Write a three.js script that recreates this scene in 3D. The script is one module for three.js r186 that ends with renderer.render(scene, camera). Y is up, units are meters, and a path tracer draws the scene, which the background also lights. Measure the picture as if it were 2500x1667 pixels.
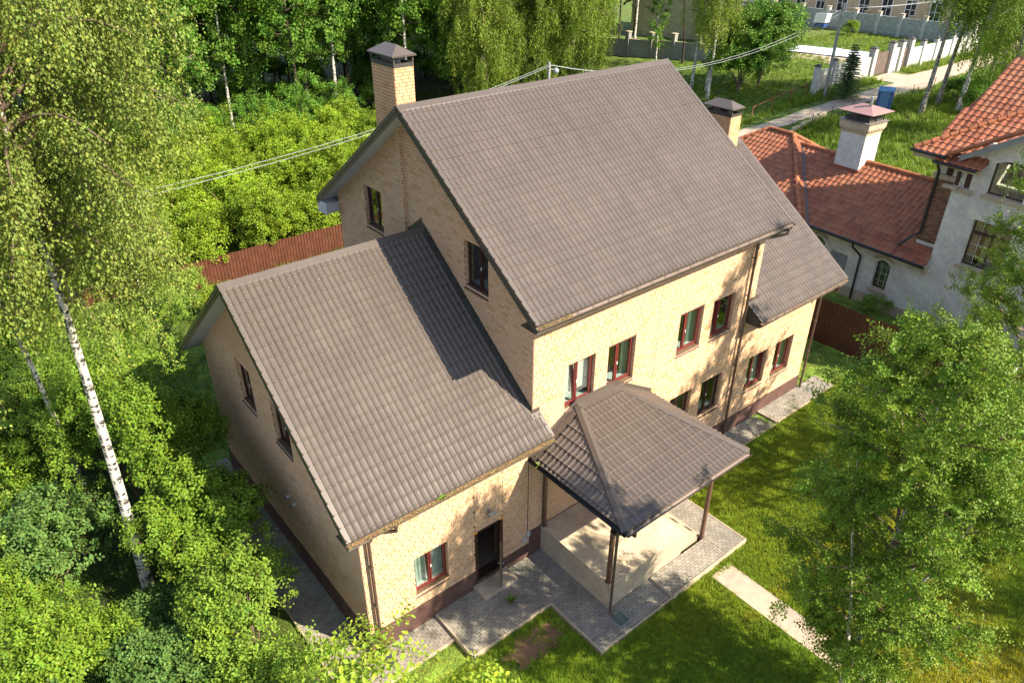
import * as THREE from 'three';
import { mergeGeometries } from 'three/addons/utils/BufferGeometryUtils.js';

// ───────────────────────── camera, sky, sun, exposure ─────────────────────────
const scene = new THREE.Scene();
const camera = new THREE.PerspectiveCamera(49.21, 1024 / 682, 0.1, 1500);
camera.position.set(-5.813, 19.0225, 13.488);
camera.up.set(0.32025, 0.85943, -0.39853);
camera.lookAt(-5.813 + 54.33, 19.0225 - 51.124, 13.488 - 66.592);
const SUN = new THREE.Vector3(0.43, 0.655, 0.62).normalize();
{ // clear summer sky: deeper blue overhead, pale haze at the horizon, a soft glow round the sun
  const W = 512, Hh = 256, d = new Float32Array(W * Hh * 4);
  for (let j = 0; j < Hh; j++) for (let i = 0; i < W; i++) {
    const up = ((j + 0.5) / Hh - 0.5) * Math.PI, az = ((i + 0.5) / W - 0.5) * 2 * Math.PI, y = Math.sin(up), x = Math.cos(az) * Math.cos(up), z = Math.sin(az) * Math.cos(up), k = Math.pow(1 - Math.max(0, y), 2.2), g = Math.exp(-Math.acos(Math.min(1, x * SUN.x + y * SUN.y + z * SUN.z)) / 0.32);
    const c = [0.15 + 0.42 * k + 0.85 * g, 0.235 + 0.39 * k + 0.74 * g, 0.43 + 0.29 * k + 0.58 * g];
    for (let n = 0; n < 3; n++) d[(j * W + i) * 4 + n] = c[n] * 0.92; d[(j * W + i) * 4 + 3] = 1;
  }
  const t = new THREE.DataTexture(d, W, Hh, THREE.RGBAFormat, THREE.FloatType); t.mapping = THREE.EquirectangularReflectionMapping; t.magFilter = THREE.LinearFilter; t.minFilter = THREE.LinearFilter; t.needsUpdate = true; scene.background = t; scene.environment = t;
}
const sun = new THREE.DirectionalLight(new THREE.Color().setRGB(1, 0.88, 0.71), 5.0);
sun.name = 'sun'; sun.position.copy(SUN).multiplyScalar(150); sun.target.position.set(10, 0, -10);
sun.castShadow = true; sun.shadow.mapSize.set(4096, 4096);
Object.assign(sun.shadow.camera, { left: -70, right: 90, top: 80, bottom: -80, near: 1, far: 400 });
scene.add(sun, sun.target);
const renderer = new THREE.WebGLRenderer({ antialias: true });
renderer.setSize(1024, 682);
renderer.toneMapping = THREE.LinearToneMapping;
renderer.toneMappingExposure = 2.55;
renderer.shadowMap.enabled = true;

// ───────────────────────── helpers ─────────────────────────
const V = (x, y, z) => new THREE.Vector3(x, y, z);
const { PI, sin, cos, abs, min, max, floor, ceil, sqrt, hypot, round } = Math;
function rng(s) { return () => { s = (s + 0x6d2b79f5) | 0; let t = Math.imul(s ^ (s >>> 15), 1 | s); t = (t + Math.imul(t ^ (t >>> 7), 61 | t)) ^ t; return ((t ^ (t >>> 14)) >>> 0) / 4294967296; }; }
const R0 = rng(11);
const gauss = (r) => (r() + r() + r() + r() - 2) * 0.9;
const used = {};
function numbered(n) { if (!(n in used)) { used[n] = 0; return n; } used[n]++; return n + '_' + String(used[n]).padStart(3, '0'); }
function tag(o, label, category, group) { o.userData.label = label; o.userData.category = category; if (group) o.userData.group = group; return o; }
function thing(name, label, category, pos = [0, 0, 0], turn = 0, group) {
  const o = new THREE.Group(); o.name = numbered(name); o.position.set(...pos); o.rotation.y = turn; scene.add(o); return tag(o, label, category, group);
}
function sub(name, parent) { const o = new THREE.Group(); o.name = name; parent.add(o); return o; }
function add(name, geo, mat, parent) {
  const g = Array.isArray(geo) ? merge(geo) : geo;
  const m = new THREE.Mesh(g, mat); m.name = parent ? name : numbered(name); (parent || scene).add(m); return m;
}
function struct(name, geo, mat) { const m = add(name, geo, mat); m.userData.kind = 'structure'; return m; }
function merge(list) {
  const l = list.map((g) => { const n = g.index ? g.toNonIndexed() : g; for (const k of Object.keys(n.attributes)) if (!['position', 'normal', 'uv', 'color'].includes(k)) n.deleteAttribute(k); return n; });
  const hasC = l.some((g) => g.attributes.color);
  for (const g of l) { if (!g.attributes.uv) boxUV(g); if (hasC && !g.attributes.color) tint(g, [1, 1, 1]); }
  return mergeGeometries(l, false);
}
function tint(g, c) { const n = g.attributes.position.count, a = new Float32Array(n * 3); for (let i = 0; i < n; i++) a.set(c, i * 3); g.setAttribute('color', new THREE.BufferAttribute(a, 3)); return g; }
function boxUV(g) { // uv in metres from the position, along the plane each face lies in
  const p = g.attributes.position, n = g.attributes.normal, a = new Float32Array(p.count * 2);
  for (let i = 0; i < p.count; i++) {
    const nx = abs(n.getX(i)), ny = abs(n.getY(i)), nz = abs(n.getZ(i));
    if (ny >= nx && ny >= nz) { a[2 * i] = p.getX(i); a[2 * i + 1] = p.getZ(i); } else if (nx >= nz) { a[2 * i] = p.getZ(i); a[2 * i + 1] = p.getY(i); } else { a[2 * i] = p.getX(i); a[2 * i + 1] = p.getY(i); }
  }
  g.setAttribute('uv', new THREE.BufferAttribute(a, 2)); return g;
}
function box(x0, x1, y0, y1, z0, z1) { const g = new THREE.BoxGeometry(x1 - x0, y1 - y0, z1 - z0).toNonIndexed(); g.translate((x0 + x1) / 2, (y0 + y1) / 2, (z0 + z1) / 2); return boxUV(g); }
function quad(a, b, c, d) { return poly([a, b, c, d]); }
function poly(pts) { // flat convex polygon
  const v = []; for (let i = 1; i < pts.length - 1; i++) v.push(...pts[0], ...pts[i], ...pts[i + 1]);
  const g = new THREE.BufferGeometry(); g.setAttribute('position', new THREE.BufferAttribute(new Float32Array(v), 3)); g.computeVertexNormals(); return boxUV(g);
}
function slab(pts, d) { // convex polygon thickened by vector d
  const q = pts.map((p) => [p[0] + d[0], p[1] + d[1], p[2] + d[2]]), l = [poly(pts), poly([...q].reverse())];
  for (let i = 0; i < pts.length; i++) { const j = (i + 1) % pts.length; l.push(poly([pts[j], pts[i], q[i], q[j]])); }
  return merge(l);
}
function extrude(outline, holes, depth, m) { // outline in local x,y, extruded from z=0 to z=-depth, then m
  const s = new THREE.Shape(outline.map((p) => new THREE.Vector2(...p)));
  for (const h of holes || []) s.holes.push(new THREE.Path(h.map((p) => new THREE.Vector2(...p))));
  const g = new THREE.ExtrudeGeometry(s, { depth, bevelEnabled: false }); g.translate(0, 0, -depth); if (m) g.applyMatrix4(m); const n = g.index ? g.toNonIndexed() : g; return boxUV(n);
}
function tube(pts, rad, seg = 8, cap = true) { // tapered tube, pts Vector3[], rad number|array
  const n = pts.length, pos = [], uv = [], idx = []; let len = 0; const up0 = V(0.31, 0.1, 0.94);
  for (let i = 0; i < n; i++) {
    if (i) len += pts[i].distanceTo(pts[i - 1]);
    const t = pts[min(i + 1, n - 1)].clone().sub(pts[max(i - 1, 0)]).normalize();
    const a = V(0, 0, 0).crossVectors(abs(t.dot(up0)) > 0.95 ? V(1, 0, 0) : up0, t).normalize(), b = V(0, 0, 0).crossVectors(t, a), r = Array.isArray(rad) ? rad[i] : rad;
    for (let k = 0; k <= seg; k++) { const w = (k / seg) * 2 * PI, p = pts[i].clone().addScaledVector(a, cos(w) * r).addScaledVector(b, sin(w) * r); pos.push(p.x, p.y, p.z); uv.push(k / seg, len); }
  }
  for (let i = 0; i < n - 1; i++) for (let k = 0; k < seg; k++) { const a = i * (seg + 1) + k, b = a + seg + 1; idx.push(a, a + 1, b, b, a + 1, b + 1); }
  if (cap) for (const [i, s] of [[0, 0], [n - 1, 1]]) { const c = pos.length / 3; pos.push(pts[i].x, pts[i].y, pts[i].z); uv.push(0.5, 0); for (let k = 0; k < seg; k++) { const a = i * (seg + 1) + k; s ? idx.push(c, a, a + 1) : idx.push(c, a + 1, a); } }
  const g = new THREE.BufferGeometry(); g.setAttribute('position', new THREE.Float32BufferAttribute(pos, 3)); g.setAttribute('uv', new THREE.Float32BufferAttribute(uv, 2)); g.setIndex(idx); g.computeVertexNormals(); return g;
}
const bar = (a, b, r, seg = 8) => tube([V(...a), V(...b)], r, seg);
const basis = (o, x, y, z) => new THREE.Matrix4().makeBasis(V(...x), V(...y), V(...z)).setPosition(...o);
const ss = (a, b, x) => { const t = min(1, max(0, (x - a) / (b - a))); return t * t * (3 - 2 * t); };

// value noise
const NZ = new Float32Array(65536); { const r = rng(5); for (let i = 0; i < 65536; i++) NZ[i] = r(); }
function noise(x, y, w = 256) { const xi = floor(x), yi = floor(y), fx = x - xi, fy = y - yi, sx = fx * fx * (3 - 2 * fx), sy = fy * fy * (3 - 2 * fy), m = (k) => ((k % w) + w) % w, g = (a, b) => NZ[(m(a) & 255) + (m(b) & 255) * 256]; return (g(xi, yi) * (1 - sx) + g(xi + 1, yi) * sx) * (1 - sy) + (g(xi, yi + 1) * (1 - sx) + g(xi + 1, yi + 1) * sx) * sy; }
function fbm(x, y, o = 4, w = 256) { let s = 0, a = 0.5, t = 0; for (let i = 0; i < o; i++) { s += a * noise(x, y, w); t += a; a /= 2; x *= 2; y *= 2; w = min(256, w * 2); } return s / t; }
function tex(n, f, srgb = true, rep = 1) { // n x n texture from f(u,v)->[r,g,b] 0..1 ; covers 1/rep metres
  const d = new Uint8Array(n * n * 4);
  for (let j = 0; j < n; j++) for (let i = 0; i < n; i++) { const c = f(i / n, j / n); for (let k = 0; k < 3; k++) d[(j * n + i) * 4 + k] = max(0, min(255, (Array.isArray(c) ? c[k] : c) * 255)); d[(j * n + i) * 4 + 3] = 255; }
  const t = new THREE.DataTexture(d, n, n); t.wrapS = t.wrapT = THREE.RepeatWrapping; t.magFilter = THREE.LinearFilter; t.minFilter = THREE.LinearMipmapLinearFilter; t.generateMipmaps = true;
  if (srgb) t.colorSpace = THREE.SRGBColorSpace; t.repeat.set(rep, rep); t.needsUpdate = true; return t;
}
const mottle = tex(256, (u, v) => { const a = fbm(u * 8, v * 8, 5, 8), b = fbm(u * 32 + 9, v * 32, 3, 32); const g = 0.8 + 0.25 * (a - 0.5) + 0.22 * (b - 0.5); return [g, g, g * 0.99]; }, true, 0.7);
const grain = tex(256, (u, v) => fbm(u * 64, v * 64, 3, 64), false, 2.2);
const dust = tex(512, (u, v) => { const a = fbm(u * 6, v * 6, 6, 6), s = fbm(u * 40, v * 5, 3, 5); const g = 0.9 + 0.1 * (a - 0.5) + 0.07 * (s - 0.5) + (fbm(u * 128, v * 128, 2, 128) > 0.84 ? 0.08 : 0); return [g, g, g]; }, true, 0.16);
const roughTex = tex(256, (u, v) => 0.62 + 0.5 * (fbm(u * 8, v * 8, 5, 8) - 0.5), false, 0.4);
const stainTex = tex(512, (u, v) => { const a = fbm(u * 5 + 3, v * 5, 6, 5), b = fbm(u * 22, v * 22, 4, 22), g = 0.9 + 0.16 * (a - 0.5) + 0.16 * (b - 0.5); return [g, g * (0.985 + 0.04 * (a - 0.5)), g * (0.965 - 0.06 * (b - 0.5))]; }, true, 0.3);
function mat(c, o = {}) { const m = o.phys ? new THREE.MeshPhysicalMaterial() : new THREE.MeshStandardMaterial(); m.color.setRGB(...c); m.roughness = o.rough ?? 0.85; m.metalness = o.metal ?? 0; if (o.map) m.map = o.map; if (o.bump) { m.bumpMap = o.bump; m.bumpScale = o.bs ?? 0.003; } if (o.rm) m.roughnessMap = o.rm; m.side = o.side ?? THREE.DoubleSide; if (o.vc) m.vertexColors = true; return m; }

const M = {
  metal: mat([0.122, 0.098, 0.08], { rough: 0.6, map: dust, rm: roughTex }),
  metalTrim: mat([0.11, 0.088, 0.072], { rough: 0.42, map: dust }),
  metalGrey: mat([0.24, 0.21, 0.2], { rough: 0.45, map: dust }),
  fasciaDark: mat([0.075, 0.07, 0.055], { rough: 0.6, map: mottle }),
  bargeBrown: mat([0.2, 0.14, 0.085], { rough: 0.6, map: mottle }),
  soffit: mat([0.55, 0.56, 0.56], { rough: 0.7 }),
  gutter: mat([0.2, 0.15, 0.12], { rough: 0.4, map: dust }),
  pipe: mat([0.12, 0.075, 0.055], { rough: 0.42, map: dust }),
  mortar: mat([0.2, 0.125, 0.07], { map: mottle, bump: grain, bs: 0.002 }),
  brick: mat([1, 1, 1], { vc: true, rough: 0.9, bump: grain, bs: 0.0012 }),
  plinth: mat([0.17, 0.085, 0.068], { rough: 0.9, map: mottle, bump: grain, bs: 0.003 }),
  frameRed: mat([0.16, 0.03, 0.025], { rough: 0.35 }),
  frameDark: mat([0.045, 0.016, 0.014], { rough: 0.4 }),  // darker copy of frameRed, shade put into the colour; also the door leaf
  sillBrown: mat([0.14, 0.085, 0.07], { rough: 0.45 }),
  sillWhite: mat([0.8, 0.8, 0.78], { rough: 0.5 }),
  curtain: mat([0.52, 0.56, 0.52], { rough: 0.95 }),
  blind: mat([0.62, 0.58, 0.52], { rough: 0.9 }),
  innerWall: mat([0.55, 0.57, 0.52], { rough: 0.95 }),
  innerFloor: mat([0.2, 0.14, 0.09], { rough: 0.7 }),
  concrete: mat([0.55, 0.46, 0.34], { rough: 0.92, map: stainTex, bump: grain, bs: 0.004 }),
  slabTop: mat([0.7, 0.59, 0.44], { rough: 0.92, map: stainTex, bump: grain, bs: 0.003 }),
  pathConc: mat([0.5, 0.41, 0.32], { rough: 0.92, map: stainTex, bump: grain, bs: 0.004 }),
  paver: mat([1, 1, 1], { vc: true, rough: 0.92, map: stainTex, bump: grain, bs: 0.003 }),
  joint: mat([0.16, 0.14, 0.1], { map: stainTex }),
  post: mat([0.2, 0.1, 0.065], { rough: 0.5, map: mottle }),
  fence: mat([0.17, 0.058, 0.033], { rough: 0.5, map: mottle }),
  white: mat([0.76, 0.75, 0.72], { rough: 0.85, map: mottle, bump: grain, bs: 0.006 }),
  plaster: mat([0.8, 0.77, 0.69], { rough: 0.95, map: stainTex, bump: grain, bs: 0.01 }),
  stoneBand: mat([0.55, 0.45, 0.32], { rough: 0.9, map: stainTex, bump: grain, bs: 0.004 }),
  clay: mat([1, 1, 1], { vc: true, rough: 0.8, map: mottle, bump: grain, bs: 0.002 }),
  black: mat([0.018, 0.016, 0.016], { rough: 0.5 }),
  woodDark: mat([0.09, 0.04, 0.025], { rough: 0.5, map: mottle }),
  iron: mat([0.02, 0.02, 0.02], { rough: 0.6, metal: 0.3 }),
  steel: mat([0.55, 0.55, 0.55], { rough: 0.35, metal: 0.9 }),
  capPink: mat([0.36, 0.2, 0.18], { rough: 0.5, map: dust }),
  wire: mat([0.3, 0.32, 0.34], { rough: 0.5 }),
  grey: mat([0.3, 0.31, 0.3], { rough: 0.9, map: stainTex }),
  rust: mat([0.25, 0.08, 0.04], { rough: 0.9 }),
  litter: mat([1, 1, 1], { vc: true, rough: 1 }),
  foam: mat([0.75, 0.35, 0.04], { rough: 1 }),
};
M.glass = new THREE.MeshPhysicalMaterial({ color: 0xffffff, roughness: 0.03, transmission: 1, thickness: 0, ior: 2.2 }); M.glass.color.setRGB(0.86, 0.93, 0.9);

// ───────────────────────── terrain ─────────────────────────
const H = (x) => -0.12 + 0.012 * min(22, max(-6, x)) + 0.28 * ss(20, 32, x) + 3.3 * ss(38, 66, x);
{
  const xs = [], zs = []; // finer near the house
  for (let x = -220; x < -20; x += 8) xs.push(x); for (let x = -20; x < 40; x += 1) xs.push(x); for (let x = 40; x < 100; x += 2) xs.push(x); for (let x = 100; x <= 420; x += 10) xs.push(x);
  for (let z = -420; z < -90; z += 10) zs.push(z); for (let z = -90; z < -30; z += 3) zs.push(z); for (let z = -30; z < 24; z += 1) zs.push(z); for (let z = 24; z <= 150; z += 8) zs.push(z);
  const pos = [], uv = [], idx = [], col = [], nx = xs.length;
  for (const z of zs) for (const x of xs) {
    pos.push(x, H(x) + 0.05 * (fbm(x * 0.3 + 50, z * 0.3 + 50, 3) - 0.5) - (x > -1.5 && x < 23.5 && z > -13 && z < 5 ? 0.05 : 0), z); uv.push(x, z);
    const n = fbm(x * 0.11 + 30, z * 0.11 + 30, 4), m = fbm(x * 0.5, z * 0.5 + 70, 3); let c = [0.23 + 0.14 * (n - 0.5), 0.35 + 0.12 * (m - 0.5), 0.035];
    if (x > 9 && x < 30 && z > 6) { const k = ss(0.42, 0.62, fbm(x * 0.22 + 5, z * 0.22, 4)) * 0.55; c = c.map((q, i) => q * (1 - k) + [0.3, 0.26, 0.09][i] * k); } // dry lawn at the right
    if (x < -1.2 || z < -12) { const w = x < -1.2 || (x < 50 && z < -44) ? 0.3 : 0.7; c = c.map((q) => q * w); } col.push(...c);  // shade of the wood put into the ground colour, left bank darkened too
  }
  for (let j = 0; j < zs.length - 1; j++) for (let i = 0; i < nx - 1; i++) { const a = j * nx + i; idx.push(a, a + nx, a + 1, a + 1, a + nx, a + nx + 1); }
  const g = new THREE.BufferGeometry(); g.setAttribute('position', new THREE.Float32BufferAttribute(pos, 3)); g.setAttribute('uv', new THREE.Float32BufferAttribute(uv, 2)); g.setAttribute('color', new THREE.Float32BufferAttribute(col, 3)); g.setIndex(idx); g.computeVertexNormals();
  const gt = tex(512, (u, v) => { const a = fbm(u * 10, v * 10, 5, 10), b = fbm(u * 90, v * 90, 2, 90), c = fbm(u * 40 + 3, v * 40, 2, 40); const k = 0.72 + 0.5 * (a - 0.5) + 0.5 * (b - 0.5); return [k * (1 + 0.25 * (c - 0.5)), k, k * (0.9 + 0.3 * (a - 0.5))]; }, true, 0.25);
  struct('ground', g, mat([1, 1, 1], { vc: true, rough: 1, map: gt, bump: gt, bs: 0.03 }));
}
function ribbon(pts, lift, m, name, jag = 0) { // pts [[x,z,halfwidth]...]
  const pos = [], idx = [], uv = []; let s = 0; const r = rng(pts.length * 7), P = [];
  for (let i = 0; i < pts.length - 1; i++) { const n = max(1, round(hypot(pts[i + 1][0] - pts[i][0], pts[i + 1][1] - pts[i][1]) / 0.7)); for (let k = 0; k < n; k++) { const t = k / n; P.push(pts[i].map((q, j) => q + (pts[i + 1][j] - q) * t)); } } P.push(pts[pts.length - 1]);
  for (let i = 0; i < P.length; i++) {
    const a = P[max(0, i - 1)], b = P[min(P.length - 1, i + 1)], d = V(b[0] - a[0], 0, b[1] - a[1]).normalize(); if (i) s += hypot(P[i][0] - P[i - 1][0], P[i][1] - P[i - 1][1]);
    for (const k of [-1, -0.33, 0.33, 1]) { const w = k * (P[i][2] + (abs(k) === 1 ? jag * (r() - 0.5) : 0)), x = P[i][0] - d.z * w, z = P[i][1] + d.x * w; pos.push(x, H(x) + lift, z); uv.push(x, z); }
  }
  for (let i = 0; i < P.length - 1; i++) for (let k = 0; k < 3; k++) { const a = i * 4 + k; idx.push(a, a + 1, a + 4, a + 4, a + 1, a + 5); }
  const g = new THREE.BufferGeometry(); g.setAttribute('position', new THREE.Float32BufferAttribute(pos, 3)); g.setAttribute('uv', new THREE.Float32BufferAttribute(uv, 2)); g.setIndex(idx); g.computeVertexNormals(); return struct(name, g, m);
}

// ───────────────────────── bricks ─────────────────────────
const COURSE = 0.098, BL = 0.26, JN = 0.013;
const bricks = []; // {m, u0,u1,y0,y1, c}
const brickTint = (r) => { const k = 0.92 + 0.13 * r(), w = r(); return w < 0.1 ? [0.56 * k, 0.335 * k, 0.17 * k] : [0.63 * k, (0.39 + 0.025 * w) * k, (0.228 + 0.035 * w) * k]; };
function brickWall(m, y0, y1, range, holes, seed, off = 0, depth = 0.016) {
  const r = rng(seed);
  const n = floor((y1 - y0) / COURSE + 0.3);
  for (let i = 0; i < n; i++) {
    const a = y0 + i * COURSE + JN / 2, b = a + COURSE - JN, yc = (a + b) / 2, [ua, ub] = range(yc); if (ub - ua < 0.04) continue;
    let segs = [[ua, ub]];
    for (const h of holes) if (yc > h[2] && yc < h[3]) segs = segs.flatMap(([p, q]) => (h[1] <= p || h[0] >= q ? [[p, q]] : [[p, h[0]], [h[1], q]].filter((s) => s[1] - s[0] > 0.02)));
    const ph = off + (i % 2 ? 0 : BL / 2) + ([0, 0.07, 0][i % 3]);
    for (const [p, q] of segs) for (let u = floor((p - ph) / BL) * BL + ph; u < q; u += BL) {
      const s = max(u + JN / 2, p), e = min(u + BL - JN / 2, q); if (e - s < 0.025) continue;
      bricks.push({ m, u0: s, u1: e, y0: a, y1: b, d: depth + (r() - 0.5) * 0.003, c: brickTint(r) });
    }
  }
}
function brickGeo(b) { // front face and four sides, in wall axes (u, y, outward)
  const { u0, u1, y0, y1, d } = b, e = 0.003, A = [u0, y0, 0], B = [u1, y0, 0], C = [u1, y1, 0], D = [u0, y1, 0], a = [u0 + e, y0 + e, d], bb = [u1 - e, y0 + e, d], c = [u1 - e, y1 - e, d], dd = [u0 + e, y1 - e, d];
  const v = []; for (const [p, q, r, s] of [[a, bb, c, dd], [A, B, bb, a], [B, C, c, bb], [C, D, dd, c], [D, A, a, dd]]) v.push(...p, ...q, ...r, ...p, ...r, ...s);
  return v;
}
function brickMesh(list, parent, name, stuff) {
  const pos = [], col = [], q = V(0, 0, 0);
  for (const b of list) { const v = brickGeo(b); for (let i = 0; i < v.length; i += 3) { q.set(v[i], v[i + 1], v[i + 2]).applyMatrix4(b.m); pos.push(q.x, q.y, q.z); col.push(...b.c); } }
  const g = new THREE.BufferGeometry(); g.setAttribute('position', new THREE.Float32BufferAttribute(pos, 3)); g.setAttribute('color', new THREE.Float32BufferAttribute(col, 3)); g.computeVertexNormals(); boxUV(g);
  const o = add(name, g, M.brick, parent); if (stuff) o.userData.kind = 'stuff'; return o;
}

// ───────────────────────── metal tile sheets ─────────────────────────
const WV = 0.1833, ST = 0.35;
function metalSlope(o, S, T, width, len, s0f, s1f, seed, lapRows = 6) {
  // o: ridge origin; S along the eave, T down the slope. Returns sheet geometries.
  const r = rng(seed), Sv = V(...S).normalize(), Tv = V(...T).normalize(), N = V(0, 0, 0).crossVectors(Tv, Sv); if (N.y < 0) N.negate();
  const wave = (s) => { const c = 0.5 + 0.5 * cos((2 * PI * s) / WV); return 0.033 * Math.pow(c, 2.8); };
  const rows = ceil(len / ST - 0.02), sheets = [], SEG = 10, perS = 6 * WV;
  for (let c = 0; c * perS < width; c++) for (let l = 0; l * lapRows < rows; l++) {
    const pos = [], uv = [], idx = [], lift0 = (l % 2 ? 0 : 0.0035) + (c % 2 ? 0.0015 : 0) + r() * 0.0012, sA = c * perS, sB = min(width, sA + perS + 0.012), n = max(2, round(((sB - sA) / WV) * SEG));
    const line = (t, lift) => { const a = s0f ? s0f(t) : 0, b = s1f ? s1f(t) : width, base = pos.length / 3; for (let i = 0; i <= n; i++) { const s = min(b, max(a, sA + ((sB - sA) * i) / n)), h = wave(s) + lift + lift0, p = V(...o).addScaledVector(Sv, s).addScaledVector(Tv, t).addScaledVector(N, h); pos.push(p.x, p.y, p.z); uv.push(s, t); } return base; };
    const join = (a, b) => { for (let i = 0; i < n; i++) { const p = V(0, 0, 0).fromArray(pos, (a + i) * 3).distanceTo(V(0, 0, 0).fromArray(pos, (a + i + 1) * 3)), q = V(0, 0, 0).fromArray(pos, (b + i) * 3).distanceTo(V(0, 0, 0).fromArray(pos, (b + i + 1) * 3)); if (p < 1e-5 && q < 1e-5) continue; idx.push(a + i, b + i, a + i + 1, a + i + 1, b + i, b + i + 1); } };
    for (let k = l * lapRows; k < min(rows, (l + 1) * lapRows); k++) {
      const t0 = k * ST, t1 = min(len, t0 + ST), last = k === rows - 1 ? -0.012 : 0.0; let a = line(t0, 0.0); for (const [f, h] of [[0.76, 0.012], [0.88, 0.027], [0.93, 0.035], [0.967, 0.033], [0.989, 0.019], [1, last]]) { const b = line(t0 + (t1 - t0) * f, h); join(a, b); a = b; }
    }
    if (!idx.length) continue;
    const g = new THREE.BufferGeometry(); g.setAttribute('position', new THREE.Float32BufferAttribute(pos, 3)); g.setAttribute('uv', new THREE.Float32BufferAttribute(uv, 2)); g.setIndex(idx); g.computeVertexNormals();
    const ng = g.toNonIndexed(); sheets.push(ng);
  }
  return sheets;
}
function gutterGeo(a, b, rad = 0.068) { // half-round gutter along the line a-b (horizontal, along x or z)
  const d = V(...b).sub(V(...a)), L = d.length(); d.normalize(); const side = V(d.z, 0, -d.x), s = []; const n = 12;
  for (let i = 0; i <= n; i++) { const w = PI + (PI * i) / n; s.push([cos(w) * rad, sin(w) * rad]); }
  s.push([rad + 0.012, 0.006]); for (let i = n; i >= 0; i--) { const w = PI + (PI * i) / n; s.push([cos(w) * (rad - 0.006), sin(w) * (rad - 0.006) + 0.002]); }
  const l = [], P = (t, [u, v]) => [a[0] + d.x * t + side.x * u, a[1] + v, a[2] + d.z * t + side.z * u];
  for (let i = 0; i < s.length - 1; i++) l.push(quad(P(0, s[i]), P(L, s[i]), P(L, s[i + 1]), P(0, s[i + 1])));
  for (const t of [0, L]) l.push(poly([...Array(n + 1).keys()].map((i) => P(t, s[i]))));
  return merge(l);
}
// window in wall axes; returns a Group to put under the house
function makeWindow(house, m, u0, u1, y0, y1, o = {}) {
  const w = new THREE.Group(); w.name = 'window'; house.add(w); w.applyMatrix4(m);
  const rec = o.rec ?? 0.13, f = 0.065, fd = 0.07, z1 = -rec, z0 = z1 - fd, F = o.dark ? M.frameDark : M.frameRed, x = u0 + (u1 - u0) * (o.split ?? 0.44);  // dark: frame and sill colour with the shade put in
  add('frame', [box(u0, u1, y1 - f, y1, z0, z1), box(u0, u1, y0, y0 + f, z0, z1), box(u0, u0 + f, y0 + f, y1 - f, z0, z1), box(u1 - f, u1, y0 + f, y1 - f, z0, z1), box(x - 0.035, x + 0.035, y0 + f, y1 - f, z0, z1)], F, w);
  const sash = (a, b, open) => {
    const k = 0.05, q = 0.02, g = [box(a, b, y1 - f - k, y1 - f, z1 - 0.04, z1 + q), box(a, b, y0 + f, y0 + f + k, z1 - 0.04, z1 + q), box(a, a + k, y0 + f + k, y1 - f - k, z1 - 0.04, z1 + q), box(b - k, b, y0 + f + k, y1 - f - k, z1 - 0.04, z1 + q)];
    const s = add('sash', g, F, w), p = add('pane', box(a + k, b - k, y0 + f + k, y1 - f - k, z1 - 0.02, z1 - 0.014), M.glass, w);
    if (open) for (const e of [s, p]) { const A = new THREE.Matrix4().makeTranslation(0, -(y0 + f), -z1), Bm = new THREE.Matrix4().makeRotationX(-0.09), Cm = new THREE.Matrix4().makeTranslation(0, y0 + f, z1 - 0.02); e.geometry.applyMatrix4(A).applyMatrix4(Bm).applyMatrix4(Cm); }
  };
  sash(u0 + f - 0.01, x - 0.01, o.open === 1); sash(x + 0.01, u1 - f + 0.01, o.open === 2);
  const s = add('sill', slab([[u0, y0 - 0.005, z1 + 0.02], [u1, y0 - 0.005, z1 + 0.02], [u1, y0 - 0.07, 0.055], [u0, y0 - 0.07, 0.055]], [0, -0.025, 0]), o.dark ? M.frameDark : M.sillBrown, w);
  add('inner_sill', box(u0 + 0.02, u1 - 0.02, y0 + 0.01, y0 + 0.05, z0 - 0.42, z0 - 0.02), M.sillWhite, w);
  if (o.curtain) { // hanging folds
    const l = [], a = u0 + o.curtain[0] * (u1 - u0), b = u0 + o.curtain[1] * (u1 - u0), n = 24; for (let i = 0; i < n; i++) { const p = a + ((b - a) * i) / n, q = a + ((b - a) * (i + 1)) / n, za = z0 - 0.16 + 0.03 * sin(i * 1.9), zb = z0 - 0.16 + 0.03 * sin((i + 1) * 1.9); l.push(quad([p, y0 + 0.06, za], [q, y0 + 0.06, zb], [q, y1, zb], [p, y1, za])); } add('curtain', l, M.curtain, w);
  }
  if (o.blind) { const l = []; for (let y = y0 + 0.35; y < y1 - 0.05; y += 0.075) l.push(slab([[u0 + 0.05, y, z0 - 0.09], [u1 - 0.05, y, z0 - 0.09], [u1 - 0.05, y + 0.06, z0 - 0.12], [u0 + 0.05, y + 0.06, z0 - 0.12]], [0, 0.003, 0])); add('blind', l, M.blind, w); }
  if (o.handle !== false) add('handle', [box(x + 0.02, x + 0.05, (y0 + y1) / 2 - 0.08, (y0 + y1) / 2 + 0.02, z1 + 0.02, z1 + 0.035)], M.sillWhite, w);
  return w;
}
function reveals(m, u0, u1, y0, y1, dep, seed) { // brick faces on the sides and the head of an opening
  const L = m.clone().multiply(basis([u1, 0, 0], [0, 0, 1], [0, 1, 0], [-1, 0, 0])), Rr = m.clone().multiply(basis([u0, 0, 0], [0, 0, -1], [0, 1, 0], [1, 0, 0]));
  brickWall(L, y0, y1, () => [-dep, 0], [], seed, 0.06, 0.004); brickWall(Rr, y0, y1, () => [0, dep], [], seed + 1, 0.02, 0.004);
}

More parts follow.
